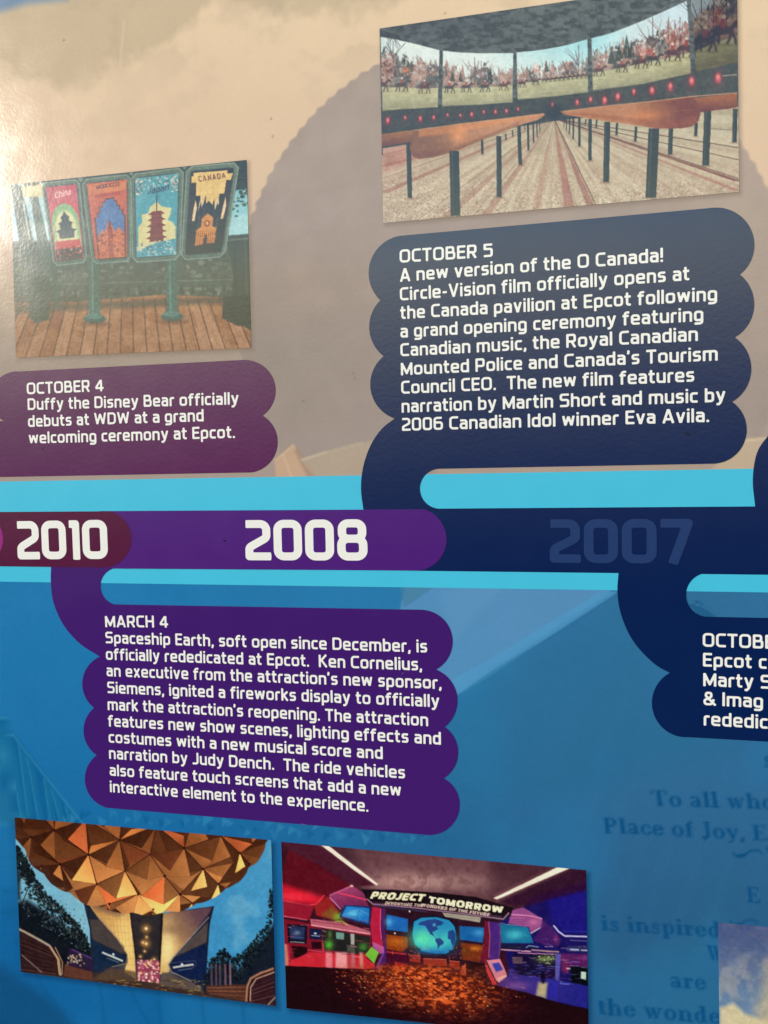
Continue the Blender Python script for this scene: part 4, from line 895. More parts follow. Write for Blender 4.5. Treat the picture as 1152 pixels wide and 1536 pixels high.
    P.view(830, 0, .2795); P.line([(905, 408), (985, 402)], 5, (186, 178, 156), .8, soft=3)
    # far legs, rails, near legs
    leg = (78, 88, 88)
    def post(x0, y0, x1, y1, w, c=leg, hl=True):
        P.poly([(x0 - w / 2, y0), (x0 + w / 2, y0), (x1 + w / 2, y1), (x1 - w / 2, y1)], c, 1, soft=2)
        if hl and w > 15: P.line([(x0 - w * .22, y0), (x1 - w * .22, y1)], w * .16, (108, 118, 116), .6, soft=3)
        P.ell(x1, y1 + 3, w * .9, 5, (120, 96, 88), .4, soft=5)
    for x, y0, y1, w in ((825, 595, 890, 38), (627, 690, 830, 24), (763, 660, 730, 18), (440, 680, 760, 14), (338, 660, 725, 12), (972, 585, 765, 26), (230, 640, 685, 9), (172, 640, 668, 7)): post(x + 4, y0, x - 8 if w > 30 else x, y1, w)
    P.line([(830, 690), (985, 700)], 5, (110, 104, 100), .6, soft=3); P.line([(560, 720), (985, 790)], 3, (110, 104, 100), .4, soft=3)
    P.view(550, 0, .2604)
    for x, y0, y1, w in ((245, 815, 1140, 27), (668, 800, 888, 13), (90, 830, 890, 9), (804, 770, 805, 8), (843, 750, 785, 7), (880, 730, 950, 21), (932, 705, 866, 12), (962, 700, 820, 9), (983, 695, 790, 7), (998, 690, 765, 5), (912, 720, 745, 5)): post(x - 3, y0, x + 5 if w > 20 else x, y1, w)
    P.poly([(78, 775), (280, 748), (282, 815), (86, 845)], (168, 128, 104), 1, soft=3, grad=((180, 760), (180, 840), (128, 100, 90)))
    rail = [(270, 752), (540, 715), (1020, 656), (1028, 662), (990, 690), (880, 722), (700, 790), (540, 862), (480, 882), (380, 908), (300, 916), (262, 900), (248, 850), (256, 790)]
    P.poly(rail, (146, 116, 104), 1, soft=3, grad=((380, 820), (700, 720), (200, 152, 124)))
    P.poly([(300, 750), (540, 718), (1015, 658), (985, 672), (540, 760), (300, 790)], (232, 158, 112), .5, soft=10)
    P.glow(530, 780, 50, 45, (255, 176, 124), .7); P.poly([(262, 880), (480, 862), (880, 702), (880, 722), (540, 862), (300, 916)], (140, 104, 92), .5, soft=10)
    P.line([(270, 752), (540, 715), (1020, 656)], 4, (240, 186, 146), .7, soft=3)
    post(505, 870, 512, 1243, 56); post(762, 785, 764, 1135, 29)
    P.view(830, 0, .2795)
    for x, y0, y1, w in ((197, 635, 862, 19), (140, 630, 785, 13), (107, 630, 745, 9), (87, 630, 718, 7), (70, 625, 700, 5), (57, 625, 680, 4)): post(x, y0, x, y1, w)
    P.poly([(735, 530), (985, 502), (985, 578), (780, 606)], (172, 118, 92), 1, soft=3, grad=((860, 520), (860, 600), (120, 86, 76)))
    rail = [(38, 602), (300, 570), (545, 545), (745, 520), (770, 545), (790, 610), (780, 650), (745, 678), (690, 690), (560, 692), (430, 672), (200, 640), (60, 615)]
    P.poly(rail, (194, 142, 114), 1, soft=3, grad=((420, 600), (680, 600), (134, 92, 80)))
    P.poly([(60, 608), (430, 660), (560, 682), (700, 684), (775, 660), (770, 630), (560, 655), (400, 630), (200, 608)], (160, 106, 86), .5, soft=10); P.line([(38, 600), (300, 568), (545, 543), (745, 519), (985, 500)], 5, (240, 180, 140), .75, soft=3)
    P.glow(500, 620, 90, 26, (236, 150, 104), .5); P.line([(560, 600), (760, 590)], 3, (170, 118, 98), .5, soft=4)
    post(540, 690, 523, 1062, 58); post(290, 655, 283, 978, 32)
    P.view(0, 0, 1); P.ell(831, 168, 12, 12, (70, 76, 86), .6, soft=6)
    P.grain(3, 1.8, 15); return P.C

def paint_dome(X, Y):
    """bronze facets of a round building seen from below at dusk (a plain invented faceting)"""
    P = Paint(X, Y, (120, 182, 206), aa=.5); rnd = random.Random(12)
    P.shade(smooth(120, 330, X), (62, 146, 196)); P.shade(smooth(1440, 1280, Y) * .4 * smooth(300, 400, X), (92, 168, 206)); P.shade(.25 * smooth(.5, .7, fbm(X, Y, 40, 7, 4)), (170, 208, 216))
    # foliage
    def leaves(pts, n, s0, s1, dark=True):
        for k in range(n):
            i = rnd.randrange(len(pts) - 1); t = rnd.random(); x = pts[i][0] * (1 - t) + pts[i + 1][0] * t; y = pts[i][1] * (1 - t) + pts[i + 1][1] * t
            y += abs(rnd.gauss(0, 1)) * 44 - 8; P.ell(x + rnd.uniform(-8, 8), y, rnd.uniform(s0, s1), rnd.uniform(s0, s1) * .7, rnd.choice([(14, 20, 28), (24, 34, 36), (8, 12, 20), (34, 46, 44)]), .85, soft=2, rot=rnd.uniform(0, 3))
    P.view(0, 1200, .3733)
    P.poly([(60, 410), (110, 400), (170, 440), (240, 490), (320, 560), (370, 630), (370, 730), (80, 700)], (16, 22, 30), 1, soft=14)
    P.poly([(60, 220), (82, 300), (84, 400), (60, 400)], (16, 22, 30), .8, soft=8)
    leaves([(62, 190), (100, 240), (130, 300), (190, 390), (250, 440), (310, 500), (345, 570), (370, 620)], 1500, 2.5, 7.5)
    P.line([(75, 330), (96, 250), (112, 215)], 4, (20, 24, 30), .9, soft=2); P.line([(92, 410), (124, 330), (130, 270)], 4, (20, 24, 30), .9, soft=2)
    for k in range(260):
        x = rnd.uniform(66, 345); y = rnd.uniform(.62 * x + 250, .62 * x + 400); P.ell(x, y, rnd.uniform(1.5, 4.5), rnd.uniform(1.5, 3.5), rnd.choice([(120, 160, 178), (84, 112, 124), (50, 66, 74), (100, 96, 80)]), .55, soft=1.5)
    for x in (300, 318, 338, 352): P.line([(x, 545), (x - 4, 640)], 4, (20, 22, 28), .9, soft=1.5)
    # pedestal
    P.poly([(330, 385), (520, 440), (650, 455), (862, 425), (838, 520), (826, 770), (370, 735), (362, 520)], (34, 40, 62), 1, soft=2)
    P.poly([(338, 395), (530, 440), (548, 720), (500, 690), (515, 640), (470, 560), (392, 470)], (204, 152, 84), 1, soft=3, grad=((400, 440), (530, 560), (240, 196, 120)))
    P.poly([(338, 395), (420, 410), (520, 450), (480, 470), (380, 440)], (118, 82, 74), .7, soft=14)
    P.poly([(652, 455), (850, 430), (835, 480), (760, 560), (690, 640), (680, 690), (640, 700)], (206, 160, 96), 1, soft=3, grad=((660, 560), (800, 470), (96, 66, 76)))
    P.glow(672, 600, 36, 90, (255, 230, 160), .9); P.glow(505, 560, 36, 90, (255, 214, 130), .8); P.glow(700, 520, 60, 20, (128, 96, 76), .5)
    for k in range(9): P.line([(400 + 16 * k, 420 + 3 * k), (440 + 12 * k, 640)], 1.5, (150, 104, 60), .35, soft=2); P.line([(380, 450 + 26 * k), (540, 455 + 26 * k)], 1.5, (150, 104, 60), .3, soft=2)
    P.poly([(523, 445), (655, 455), (645, 645), (552, 645), (536, 560)], (44, 40, 44), 1, soft=3); P.line([(653, 455), (640, 690)], 8, (20, 16, 20), .9, soft=3); P.line([(524, 448), (548, 640)], 6, (24, 20, 24), .9, soft=3)
    for x, y, r_ in ((588, 516, 9), (588, 577, 8), (575, 572, 5), (590, 550, 4), (582, 607, 4), (565, 628, 4), (620, 640, 5)): P.glow(x, y, r_ * 2, r_ * 2, (220, 150, 70), .8); P.ell(x, y, r_ * .6, r_ * .6, (255, 236, 190), 1, soft=2)
    # slanting dark side panels
    P.poly([(345, 400), (392, 470), (470, 560), (512, 620), (512, 655), (440, 672), (372, 690), (362, 520)], (28, 34, 50), 1, soft=3); P.poly([(362, 480), (400, 480), (500, 590), (500, 620), (372, 560)], (78, 66, 62), .9, soft=5)
    P.poly([(372, 560), (420, 590), (500, 630), (500, 655), (380, 690)], (22, 40, 66), 1, soft=4)
    P.line([(392, 462), (470, 552), (513, 622), (508, 655), (450, 670)], 4, (150, 134, 116), .8, soft=2)
    P.poly([(850, 440), (842, 520), (826, 745), (760, 730), (690, 690), (676, 660), (700, 630), (770, 550)], (26, 30, 48), 1, soft=3); P.poly([(836, 490), (832, 570), (720, 622), (700, 628), (780, 545)], (86, 74, 70), .9, soft=5)
    P.poly([(832, 575), (826, 740), (700, 690), (690, 650), (716, 628)], (18, 32, 70), 1, soft=4); P.line([(840, 470), (770, 548), (696, 632), (678, 660), (690, 690), (770, 728)], 5, (150, 140, 140), .8, soft=2)
    P.line([(412, 612), (494, 646)], 7, (222, 226, 216), .95, soft=3); P.ell(456, 620, 5, 5, (236, 240, 236), .9, soft=2); P.line([(430, 634), (480, 652)], 3, (150, 160, 170), .6, soft=2)
    P.line([(696, 672), (778, 660)], 7, (226, 224, 214), .95, soft=3); P.ell(732, 660, 5, 5, (236, 236, 236), .9, soft=2); P.line([(716, 684), (770, 676)], 3, (150, 156, 170), .6, soft=2)
    P.line([(690, 655), (740, 648), (785, 645), (790, 660), (770, 678)], 2, (120, 120, 140), .6, soft=2)
    # lit entrance, ground strip
    P.poly([(552, 640), (640, 645), (642, 735), (550, 730)], (146, 64, 84), 1, soft=4)
    for k in range(110): P.ell(rnd.uniform(556, 640), rnd.uniform(645, 742), rnd.uniform(2, 6), rnd.uniform(2, 7), rnd.choice([(255, 214, 190), (226, 120, 150), (255, 240, 226), (150, 50, 80), (236, 170, 120)]), .75, soft=2)
    P.poly([(372, 690), (552, 725), (640, 735), (860, 770), (1110, 790), (1110, 840), (80, 720), (80, 690)], (62, 44, 40), 1, soft=3)
    P.poly([(440, 672), (552, 690), (552, 730), (372, 720)], (92, 70, 52), .8, soft=6); P.poly([(655, 690), (780, 735), (820, 770), (640, 745)], (96, 80, 70), .9, soft=5)
    for k in range(170): P.ell(rnd.uniform(380, 1060), rnd.uniform(722, 800) , rnd.uniform(3, 12), 2.5, rnd.choice([(206, 190, 90), (170, 110, 60), (40, 26, 26), (216, 160, 96), (90, 110, 60)]), .5, soft=2)
    P.poly([(280, 590), (375, 640), (372, 720), (260, 690)], (44, 30, 60), .9, soft=5); P.line([(290, 600), (370, 636)], 5, (104, 62, 140), .8, soft=3)
    for k in range(24): P.ell(rnd.uniform(265, 340), rnd.uniform(620, 665), 4, 4, rnd.choice([(236, 214, 170), (190, 150, 100)]), .7, soft=2)
    # palms and trees right
    P.poly([(822, 700), (900, 640), (960, 690), (1000, 600), (1060, 560), (1110, 480), (1120, 790), (822, 780)], (18, 22, 34), .95, soft=9)
    leaves([(840, 660), (880, 620), (900, 600), (930, 640), (980, 620), (1030, 560), (1080, 500), (1096, 330)], 700, 2.5, 7)
    for x in (850, 868, 884, 905, 925): P.line([(x, 660), (x + 2, 750)], 7, rnd.choice([(190, 130, 150), (120, 84, 110), (160, 110, 130)]), .7, soft=3)
    # handrails
    P.poly([(78, 510), (200, 580), (245, 640), (256, 705), (82, 690)], (46, 26, 28), 1, soft=4)
    P.poly([(260, 660), (372, 690), (372, 725), (256, 706)], (96, 56, 44), 1, soft=4)
    for k in range(8): P.line([(84, 540 + 20 * k), (210 + 2 * k, 600 + 14 * k)], 2.5, rnd.choice([(126, 84, 70), (90, 50, 44), (70, 40, 40)]), .6, soft=2)
    P.line([(78, 518), (150, 556), (200, 585), (236, 640), (244, 703)], 9, (176, 160, 140), .95, soft=3); P.line([(205, 590), (232, 640), (238, 700)], 3, (226, 150, 90), .9, soft=2); P.line([(222, 590), (252, 650), (250, 700)], 4, (206, 150, 100), .8, soft=2); P.line([(88, 622), (170, 692)], 4, (150, 130, 120), .8, soft=3)
    P.poly([(990, 760), (1020, 705), (1100, 670), (1112, 825), (985, 808)], (48, 24, 32), 1, soft=4)
    P.poly([(830, 745), (990, 740), (985, 806), (830, 775)], (92, 52, 40), .95, soft=4)
    for k in range(7): P.line([(835, 748 + 6 * k), (985, 742 + 9 * k)], 2, rnd.choice([(190, 120, 80), (140, 84, 60), (60, 36, 34)]), .7, soft=2); P.line([(1010, 752 + 14 * k), (1105, 712 + 18 * k)], 2.5, rnd.choice([(150, 100, 84), (84, 44, 44)]), .6, soft=2)
    P.line([(1100, 676), (1050, 694), (1008, 716), (994, 750), (990, 808)], 8, (186, 130, 100), .95, soft=3); P.line([(1104, 690), (1030, 718), (1008, 752), (1006, 808)], 4, (226, 176, 140), .9, soft=2); P.line([(1108, 790), (1078, 822)], 5, (190, 170, 150), .8, soft=3)
    # faceted bowl: triangulated ball, every triangle raised to a point
    bm = bmesh.new(); bmesh.ops.create_icosphere(bm, subdivisions=3, radius=1)
    rot = Matrix.Rotation(.62, 3, 'X') @ Matrix.Rotation(.35, 3, 'Z') @ Matrix.Rotation(.2, 3, 'Y')
    cx, cy, rx, ry = 216, 1182, 206, 188
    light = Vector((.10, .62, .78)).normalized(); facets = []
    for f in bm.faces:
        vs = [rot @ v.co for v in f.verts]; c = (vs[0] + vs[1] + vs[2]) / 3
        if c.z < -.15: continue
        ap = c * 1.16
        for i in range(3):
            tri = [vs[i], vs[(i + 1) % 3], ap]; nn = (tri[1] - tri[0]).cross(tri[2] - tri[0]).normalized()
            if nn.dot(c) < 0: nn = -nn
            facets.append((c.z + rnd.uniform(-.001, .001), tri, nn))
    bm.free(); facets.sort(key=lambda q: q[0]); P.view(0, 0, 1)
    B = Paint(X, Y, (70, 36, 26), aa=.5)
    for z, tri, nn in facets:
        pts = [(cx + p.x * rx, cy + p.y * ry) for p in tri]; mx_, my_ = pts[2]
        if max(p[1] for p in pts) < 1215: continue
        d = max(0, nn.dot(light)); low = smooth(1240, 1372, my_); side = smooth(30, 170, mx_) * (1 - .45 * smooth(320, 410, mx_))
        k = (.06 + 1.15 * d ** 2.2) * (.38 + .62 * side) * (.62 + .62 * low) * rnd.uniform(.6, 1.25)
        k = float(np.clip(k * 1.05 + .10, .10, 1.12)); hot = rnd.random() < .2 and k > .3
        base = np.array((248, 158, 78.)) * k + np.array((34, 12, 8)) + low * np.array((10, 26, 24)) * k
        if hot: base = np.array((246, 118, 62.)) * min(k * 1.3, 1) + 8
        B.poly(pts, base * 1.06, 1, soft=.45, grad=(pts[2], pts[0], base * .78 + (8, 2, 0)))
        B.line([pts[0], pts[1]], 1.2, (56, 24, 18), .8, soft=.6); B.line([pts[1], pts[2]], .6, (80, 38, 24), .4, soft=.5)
    for z, tri, nn in facets[::3]:
        p = tri[0]
        if p.z > .2: B.ell(cx + p.x * rx, cy + p.y * ry, 1.7, 1.7, (30, 12, 12), .8, soft=.8)
    th = np.arctan2((Y - cy) / ry, (X - cx) / rx); rr = np.hypot((X - cx) / rx, (Y - cy) / ry) - 1.0 - .022 * np.abs(np.sin(th * 13 + .4)) + .012 * vnoise(th * 16, th * 0, 9)
    m = smooth(.004, -.004, rr); P.C = P.C * (1 - m[..., None]) + B.C * m[..., None]
    P.shade(smooth(-.10, 0, rr) * m * .35 * smooth(260, 60, X), (70, 44, 40))
    P.grain(3, 1.7, 33); return P.C

def paint_exhibit(X, Y):
    """red and blue exhibit hall with a globe screen under a lettered canopy"""
    P = Paint(X, Y, (58, 18, 34), aa=.5); rnd = random.Random(31); P.view(410, 1230, .217); Q = P.poly
    # ceiling
    Q([(40, 130), (2300, 300), (2300, 700), (620, 470), (40, 130)], (74, 40, 52), 1, soft=6)
    Q([(560, 170), (1500, 240), (1500, 560), (1150, 500), (720, 470), (600, 330)], (122, 82, 86), .7, soft=70); P.glow(900, 430, 260, 70, (214, 166, 156), .8)
    P.view(650, 1230, .217); P.glow(150, 430, 260, 60, (190, 150, 140), .55); P.view(410, 1230, .217)
    n = fbm(X, Y, 9, 3, 3); P.shade(P.inside([(560, 170), (2200, 250), (2200, 560), (720, 470)]) * .3 * smooth(.45, .7, n), (84, 46, 54))
    for x in (800, 940, 1090, 1240, 1400): P.line([(x, 215), (x - 10, 480)], 4, (112, 76, 80), .35, soft=6)
    Q([(40, 130), (330, 165), (720, 450), (560, 460), (330, 350), (105, 200)], (74, 26, 44), 1, soft=10)
    Q([(105, 205), (330, 320), (540, 455), (390, 520), (300, 590), (60, 560), (55, 400)], (92, 16, 30), 1, soft=8)
    Q([(55, 440), (180, 480), (350, 540), (300, 585), (60, 550)], (226, 28, 50), .95, soft=30); P.glow(150, 530, 120, 34, (255, 50, 70), .75)
    P.line([(325, 163), (360, 180), (722, 447)], 26, (214, 150, 140), .5, soft=16); Q([(322, 166), (376, 172), (728, 444), (712, 450), (560, 346)], (255, 232, 214), 1, soft=4)
    P.view(650, 1230, .217); P.line([(430, 540), (900, 330)], 44, (190, 130, 120), .45, soft=24); Q([(418, 540), (440, 546), (940, 332), (868, 322)], (255, 236, 216), 1, soft=4)
    P.poly([(1060, 345), (1060, 520), (560, 600), (470, 560), (960, 335)], (44, 14, 40), .75, soft=18)
    Q([(418, 540), (440, 546), (940, 332), (868, 322)], (255, 236, 216), 1, soft=4); P.view(410, 1230, .217)
    # left stands
    P.line([(60, 555), (240, 590), (300, 580), (350, 520)], 10, (255, 70, 86), .8, soft=5); P.line([(60, 590), (230, 612), (250, 640)], 8, (226, 56, 72), .7, soft=5)
    Q([(60, 600), (240, 620), (240, 680), (60, 670)], (132, 26, 50), 1, soft=5); P.line([(102, 648), (212, 656)], 9, (244, 214, 214), .85, soft=4)
    P.view(420, 1320, .15625)
    Q([(25, 370), (880, 520), (860, 860), (30, 840)], (128, 22, 40), 1, soft=6)
    Q([(25, 200), (330, 250), (280, 380), (30, 350)], (150, 26, 48), 1, soft=10); P.line([(30, 345), (260, 380)], 8, (255, 110, 130), .8, soft=5)
    Q([(330, 250), (470, 150), (560, 290), (530, 380), (350, 340)], (150, 34, 36), 1, soft=10); Q([(400, 330), (500, 250), (560, 330), (540, 400)], (124, 96, 40), .7, soft=24); P.glow(560, 350, 46, 40, (150, 200, 60), .8)
    Q([(475, 135), (690, 48), (810, 130), (830, 200), (850, 250), (640, 240), (590, 275), (490, 195)], (166, 66, 110), 1, soft=4, grad=((600, 60), (640, 250), (118, 40, 84)))
    P.line([(480, 150), (690, 55)], 6, (226, 130, 160), .8, soft=4); P.line([(560, 120), (830, 188)], 14, (236, 64, 96), .9, soft=5); P.line([(480, 165), (585, 280)], 10, (214, 150, 200), .8, soft=5); P.ell(690, 55, 14, 10, (255, 206, 180), .9, soft=5)
    Q([(625, 235), (875, 255), (860, 435), (570, 355)], (20, 44, 96), 1, soft=3); Q([(640, 248), (860, 268), (850, 415), (590, 345)], (36, 120, 196), 1, soft=6); P.glow(710, 320, 70, 34, (110, 206, 236), .8); P.line([(600, 340), (760, 280), (850, 330)], 5, (150, 214, 240), .5, soft=6); P.line([(770, 262), (730, 400)], 6, (20, 70, 140), .5, soft=6)
    Q([(290, 370), (620, 410), (870, 490), (870, 525), (300, 440)], (186, 96, 112), 1, soft=5); P.line([(300, 430), (865, 515)], 9, (255, 176, 186), .9, soft=4); P.line([(320, 395), (620, 430)], 8, (120, 40, 56), .7, soft=5)
    P.line([(530, 395), (600, 395), (650, 430)], 12, (196, 206, 80), .7, soft=6)
    Q([(400, 460), (870, 540), (850, 690), (700, 710), (420, 660)], (36, 34, 34), 1, soft=8); P.glow(470, 620, 40, 46, (90, 196, 60), .9); P.glow(800, 640, 44, 36, (80, 170, 60), .75); P.glow(480, 520, 20, 40, (110, 170, 70), .6)
    Q([(540, 500), (615, 508), (615, 570), (540, 562)], (126, 178, 166), .85, soft=6); Q([(678, 512), (716, 514), (714, 620), (680, 615)], (190, 190, 184), .85, soft=6); Q([(640, 620), (720, 630), (720, 690), (650, 680)], (120, 130, 110), .5, soft=12)
    Q([(70, 420), (262, 430), (258, 612), (80, 600)], (14, 14, 30), 1, soft=4); Q([(92, 440), (240, 450), (236, 575), (100, 565)], (40, 56, 96), .9, soft=10); P.glow(165, 505, 30, 18, (150, 170, 206), .7); P.line([(100, 592), (236, 600)], 7, (206, 200, 200), .8, soft=4); P.line([(112, 545), (222, 552)], 8, (84, 110, 160), .7, soft=4)
    Q([(280, 460), (404, 470), (400, 575), (286, 565)], (20, 26, 60), 1, soft=5); P.ell(340, 512, 14, 10, (220, 230, 250), .9, soft=5); P.line([(302, 532), (380, 538)], 7, (190, 200, 226), .8, soft=4)
    Q([(110, 630), (262, 640), (262, 740), (140, 748)], (30, 8, 12), 1, soft=6); Q([(300, 590), (400, 595), (400, 660), (310, 660)], (40, 8, 20), 1, soft=6)
    P.line([(80, 610), (90, 760), (170, 800), (270, 770)], 18, (206, 40, 66), .7, soft=8); P.line([(270, 670), (420, 690), (410, 600)], 9, (255, 90, 110), .7, soft=5); Q([(30, 600), (70, 620), (90, 830), (40, 830)], (230, 150, 120), .75, soft=8)
    Q([(280, 690), (830, 720), (840, 860), (60, 845), (100, 780)], (206, 40, 54), 1, soft=10)
    for x, w, c in ((470, 60, (240, 150, 160)), (590, 110, (244, 190, 186)), (700, 40, (190, 120, 120)), (780, 30, (226, 176, 150)), (660, 24, (170, 70, 80))): Q([(x - w / 2, 690), (x + w / 2, 694), (x + w / 2 + 6, 850), (x - w / 2, 845)], c, .75, soft=16)
    Q([(820, 715), (880, 640), (950, 690), (905, 800)], (118, 192, 60), 1, soft=3); Q([(810, 740), (905, 802), (915, 850), (810, 850)], (206, 40, 56), 1, soft=4)
    # arch pillars
    Q([(885, 255), (975, 270), (968, 420), (985, 560), (1000, 680), (930, 640), (885, 590), (868, 420)], (186, 30, 64), 1, soft=3); Q([(970, 270), (1012, 275), (1010, 480), (1040, 640), (1050, 760), (940, 870), (910, 850), (1000, 690), (970, 520)], (76, 30, 92), 1, soft=3)
    P.line([(968, 280), (962, 430), (975, 570)], 7, (255, 110, 150), .8, soft=3); Q([(885, 590), (1000, 640), (1000, 700), (960, 710), (890, 640)], (186, 90, 150), .9, soft=5); P.line([(1000, 690), (925, 850)], 16, (130, 80, 180), .7, soft=6)
    # centre
    P.view(580, 1320, .15625)
    Q([(0, 250), (260, 290), (1150, 380), (1150, 620), (960, 1000), (200, 900), (0, 860)], (46, 20, 34), 1, soft=5)
    Q([(0, 330), (205, 372), (205, 500), (0, 475)], (30, 100, 180), 1, soft=6); P.glow(20, 400, 40, 40, (100, 196, 236), .7); Q([(700, 440), (935, 455), (925, 600), (705, 570)], (26, 96, 166), 1, soft=6); P.glow(890, 505, 60, 34, (80, 170, 214), .7)
    Q([(0, 520), (200, 545), (205, 640), (150, 690), (0, 665)], (140, 58, 22), 1, soft=6); P.glow(90, 590, 90, 40, (226, 122, 34), .6)
    Q([(710, 600), (930, 625), (900, 790), (720, 760)], (120, 50, 24), 1, soft=6); P.glow(850, 655, 60, 22, (236, 140, 44), .7); Q([(745, 640), (800, 650), (795, 720), (745, 715)], (110, 60, 20), .6, soft=6)
    Q([(0, 660), (200, 700), (200, 870), (0, 860)], (70, 14, 38), 1, soft=6); Q([(80, 780), (200, 810), (195, 880), (85, 865)], (176, 40, 40), .9, soft=6); Q([(0, 680), (190, 700), (190, 720), (0, 696)], (206, 60, 60), .7, soft=5)
    for k in range(60):
        x = rnd.choice([rnd.uniform(10, 190), rnd.uniform(715, 900)]); y = rnd.uniform(545, 690) + (x > 500) * 70; P.line([(x, y), (x + rnd.choice([0, 0, 30]), y + rnd.choice([22, 30, 3]))], 4, rnd.choice([(70, 26, 18), (240, 160, 60), (160, 70, 30), (50, 20, 24)]), .5, soft=3)
    bx = [(262, 400), (330, 362), (480, 355), (600, 385), (655, 450), (668, 560), (640, 660), (570, 705), (460, 700), (340, 680), (275, 620), (248, 520)]
    Q([((x - 457) * 1.09 + 457, (y - 530) * 1.09 + 530) for x, y in bx], (20, 18, 36), 1, soft=5)
    Q(bx, (40, 140, 190), 1, soft=5); P.glow(350, 560, 120, 90, (96, 232, 176), .95); P.glow(580, 560, 90, 80, (70, 196, 190), .7); P.glow(450, 600, 130, 50, (90, 226, 190), .7); P.glow(460, 690, 160, 24, (40, 110, 180), .7)
    Q([(330, 400), (400, 380), (470, 372), (545, 400), (530, 432), (480, 440), (496, 470), (440, 500), (455, 540), (425, 522), (395, 480), (372, 440), (300, 425)], (38, 62, 134), .95, soft=4); Q([(440, 420), (470, 410), (470, 440), (445, 445)], (90, 170, 206), .8, soft=4)
    Q([(470, 560), (510, 555), (550, 590), (545, 615), (520, 625), (490, 660), (485, 610), (468, 590)], (36, 66, 130), .95, soft=4); Q([(590, 490), (640, 475), (662, 520), (660, 590), (640, 640), (620, 600), (615, 570), (585, 560)], (32, 60, 130), .9, soft=5)
    P.line([(450, 530), (478, 562)], 4, (38, 70, 134), .9, soft=3)
    for x0, x1, y, c in ((215, 325, 745, (156, 46, 36)), (350, 575, 780, (150, 50, 40)), (600, 700, 800, (150, 48, 38))):
        Q([(x0, y - 30), (x1, y - 20), (x1, y + 50), (x0 + 6, y + 36)], c, 1, soft=5); P.line([(x0, y - 28), (x1, y - 18)], 7, (206, 100, 80), .8, soft=4)
    for k in range(60): P.ell(rnd.choice([rnd.uniform(205, 330), rnd.uniform(600, 720)]), rnd.uniform(640, 760), rnd.uniform(5, 15), 6, rnd.choice([(20, 14, 24), (110, 60, 70), (60, 40, 60), (160, 90, 70)]), .7, soft=4, rot=rnd.uniform(0, 3))
    Q([(940, 390), (985, 395), (990, 560), (985, 760), (930, 800), (900, 760), (935, 600)], (112, 24, 48), 1, soft=4); Q([(980, 395), (1085, 410), (1095, 560), (1075, 760), (980, 760), (995, 560)], (74, 38, 120), 1, soft=4); P.line([(978, 400), (992, 540), (980, 740)], 8, (196, 110, 150), .8, soft=4); P.line([(1085, 412), (1096, 560), (1078, 750)], 7, (140, 96, 170), .8, soft=4)
    Q([(755, 790), (940, 800), (960, 980), (770, 960)], (36, 16, 22), 1, soft=5); Q([(700, 880), (760, 790), (765, 960), (720, 950)], (206, 84, 56), .9, soft=5)
    Q([(945, 770), (1060, 1000), (1020, 1010), (960, 880)], (206, 60, 70), 1, soft=4); Q([(960, 770), (1090, 755), (1152, 900), (1055, 970)], (216, 130, 146), 1, soft=4); Q([(1010, 800), (1080, 790), (1118, 860), (1050, 880)], (58, 64, 170), 1, soft=8); Q([(1060, 940), (1152, 905), (1160, 960), (1070, 985)], (255, 190, 180), .9, soft=5)
    # right hall
    P.view(740, 1320, .1406)
    Q([(75, 440), (300, 290), (560, 200), (1010, 90), (1010, 1400), (700, 1310), (60, 1120), (170, 1000)], (28, 20, 92), 1, soft=8); Q([(560, 200), (1010, 90), (1010, 560), (760, 560), (640, 450)], (30, 24, 130), .9, soft=40); Q([(400, 180), (1010, 0), (1010, 100), (560, 215), (330, 290)], (46, 14, 56), .9, soft=30)
    Q([(205, 320), (320, 290), (520, 410), (530, 490), (400, 570), (380, 500), (160, 460)], (150, 76, 136), 1, soft=6); P.glow(430, 450, 60, 40, (214, 120, 170), .7); P.line([(190, 365), (400, 380), (520, 410)], 12, (236, 150, 190), .85, soft=5); P.line([(170, 400), (330, 405)], 7, (200, 120, 160), .7, soft=4); P.line([(400, 568), (530, 492)], 10, (230, 214, 240), .9, soft=4)
    Q([(530, 420), (640, 520), (720, 640), (700, 700), (560, 700), (420, 640), (500, 520)], (72, 30, 100), .9, soft=14); P.glow(670, 620, 26, 46, (160, 60, 120), .6)
    Q([(75, 465), (370, 505), (430, 670), (90, 670)], (24, 110, 150), 1, soft=5); P.glow(230, 580, 90, 50, (80, 206, 214), .8); P.line([(150, 620), (260, 560), (380, 600)], 8, (60, 160, 190), .6, soft=7); P.line([(75, 460), (350, 495)], 6, (150, 170, 206), .8, soft=3)
    Q([(80, 680), (430, 690), (480, 740), (80, 740)], (26, 26, 60), 1, soft=5); P.line([(85, 740), (400, 760)], 12, (236, 170, 180), .9, soft=4); P.line([(260, 775), (680, 790)], 9, (236, 150, 170), .85, soft=4); P.line([(410, 745), (700, 765)], 14, (214, 160, 150), .85, soft=5); P.line([(350, 720), (380, 700), (480, 712)], 9, (150, 170, 230), .9, soft=4)
    P.line([(645, 485), (700, 550), (765, 595), (1010, 602)], 16, (214, 206, 255), .95, soft=6); P.line([(820, 640), (1010, 650)], 8, (130, 130, 200), .7, soft=5); P.line([(740, 545), (1010, 550)], 10, (50, 60, 190), .6, soft=8)
    Q([(790, 700), (1010, 700), (1010, 770), (780, 760)], (44, 44, 96), 1, soft=8); P.line([(820, 738), (915, 742)], 18, (200, 210, 230), .8, soft=6); P.line([(935, 745), (1010, 750)], 12, (210, 220, 236), .8, soft=5)
    Q([(700, 780), (1010, 790), (1010, 920), (830, 900), (780, 1000), (730, 980)], (92, 30, 90), .9, soft=12); P.glow(980, 830, 60, 26, (140, 60, 130), .6)
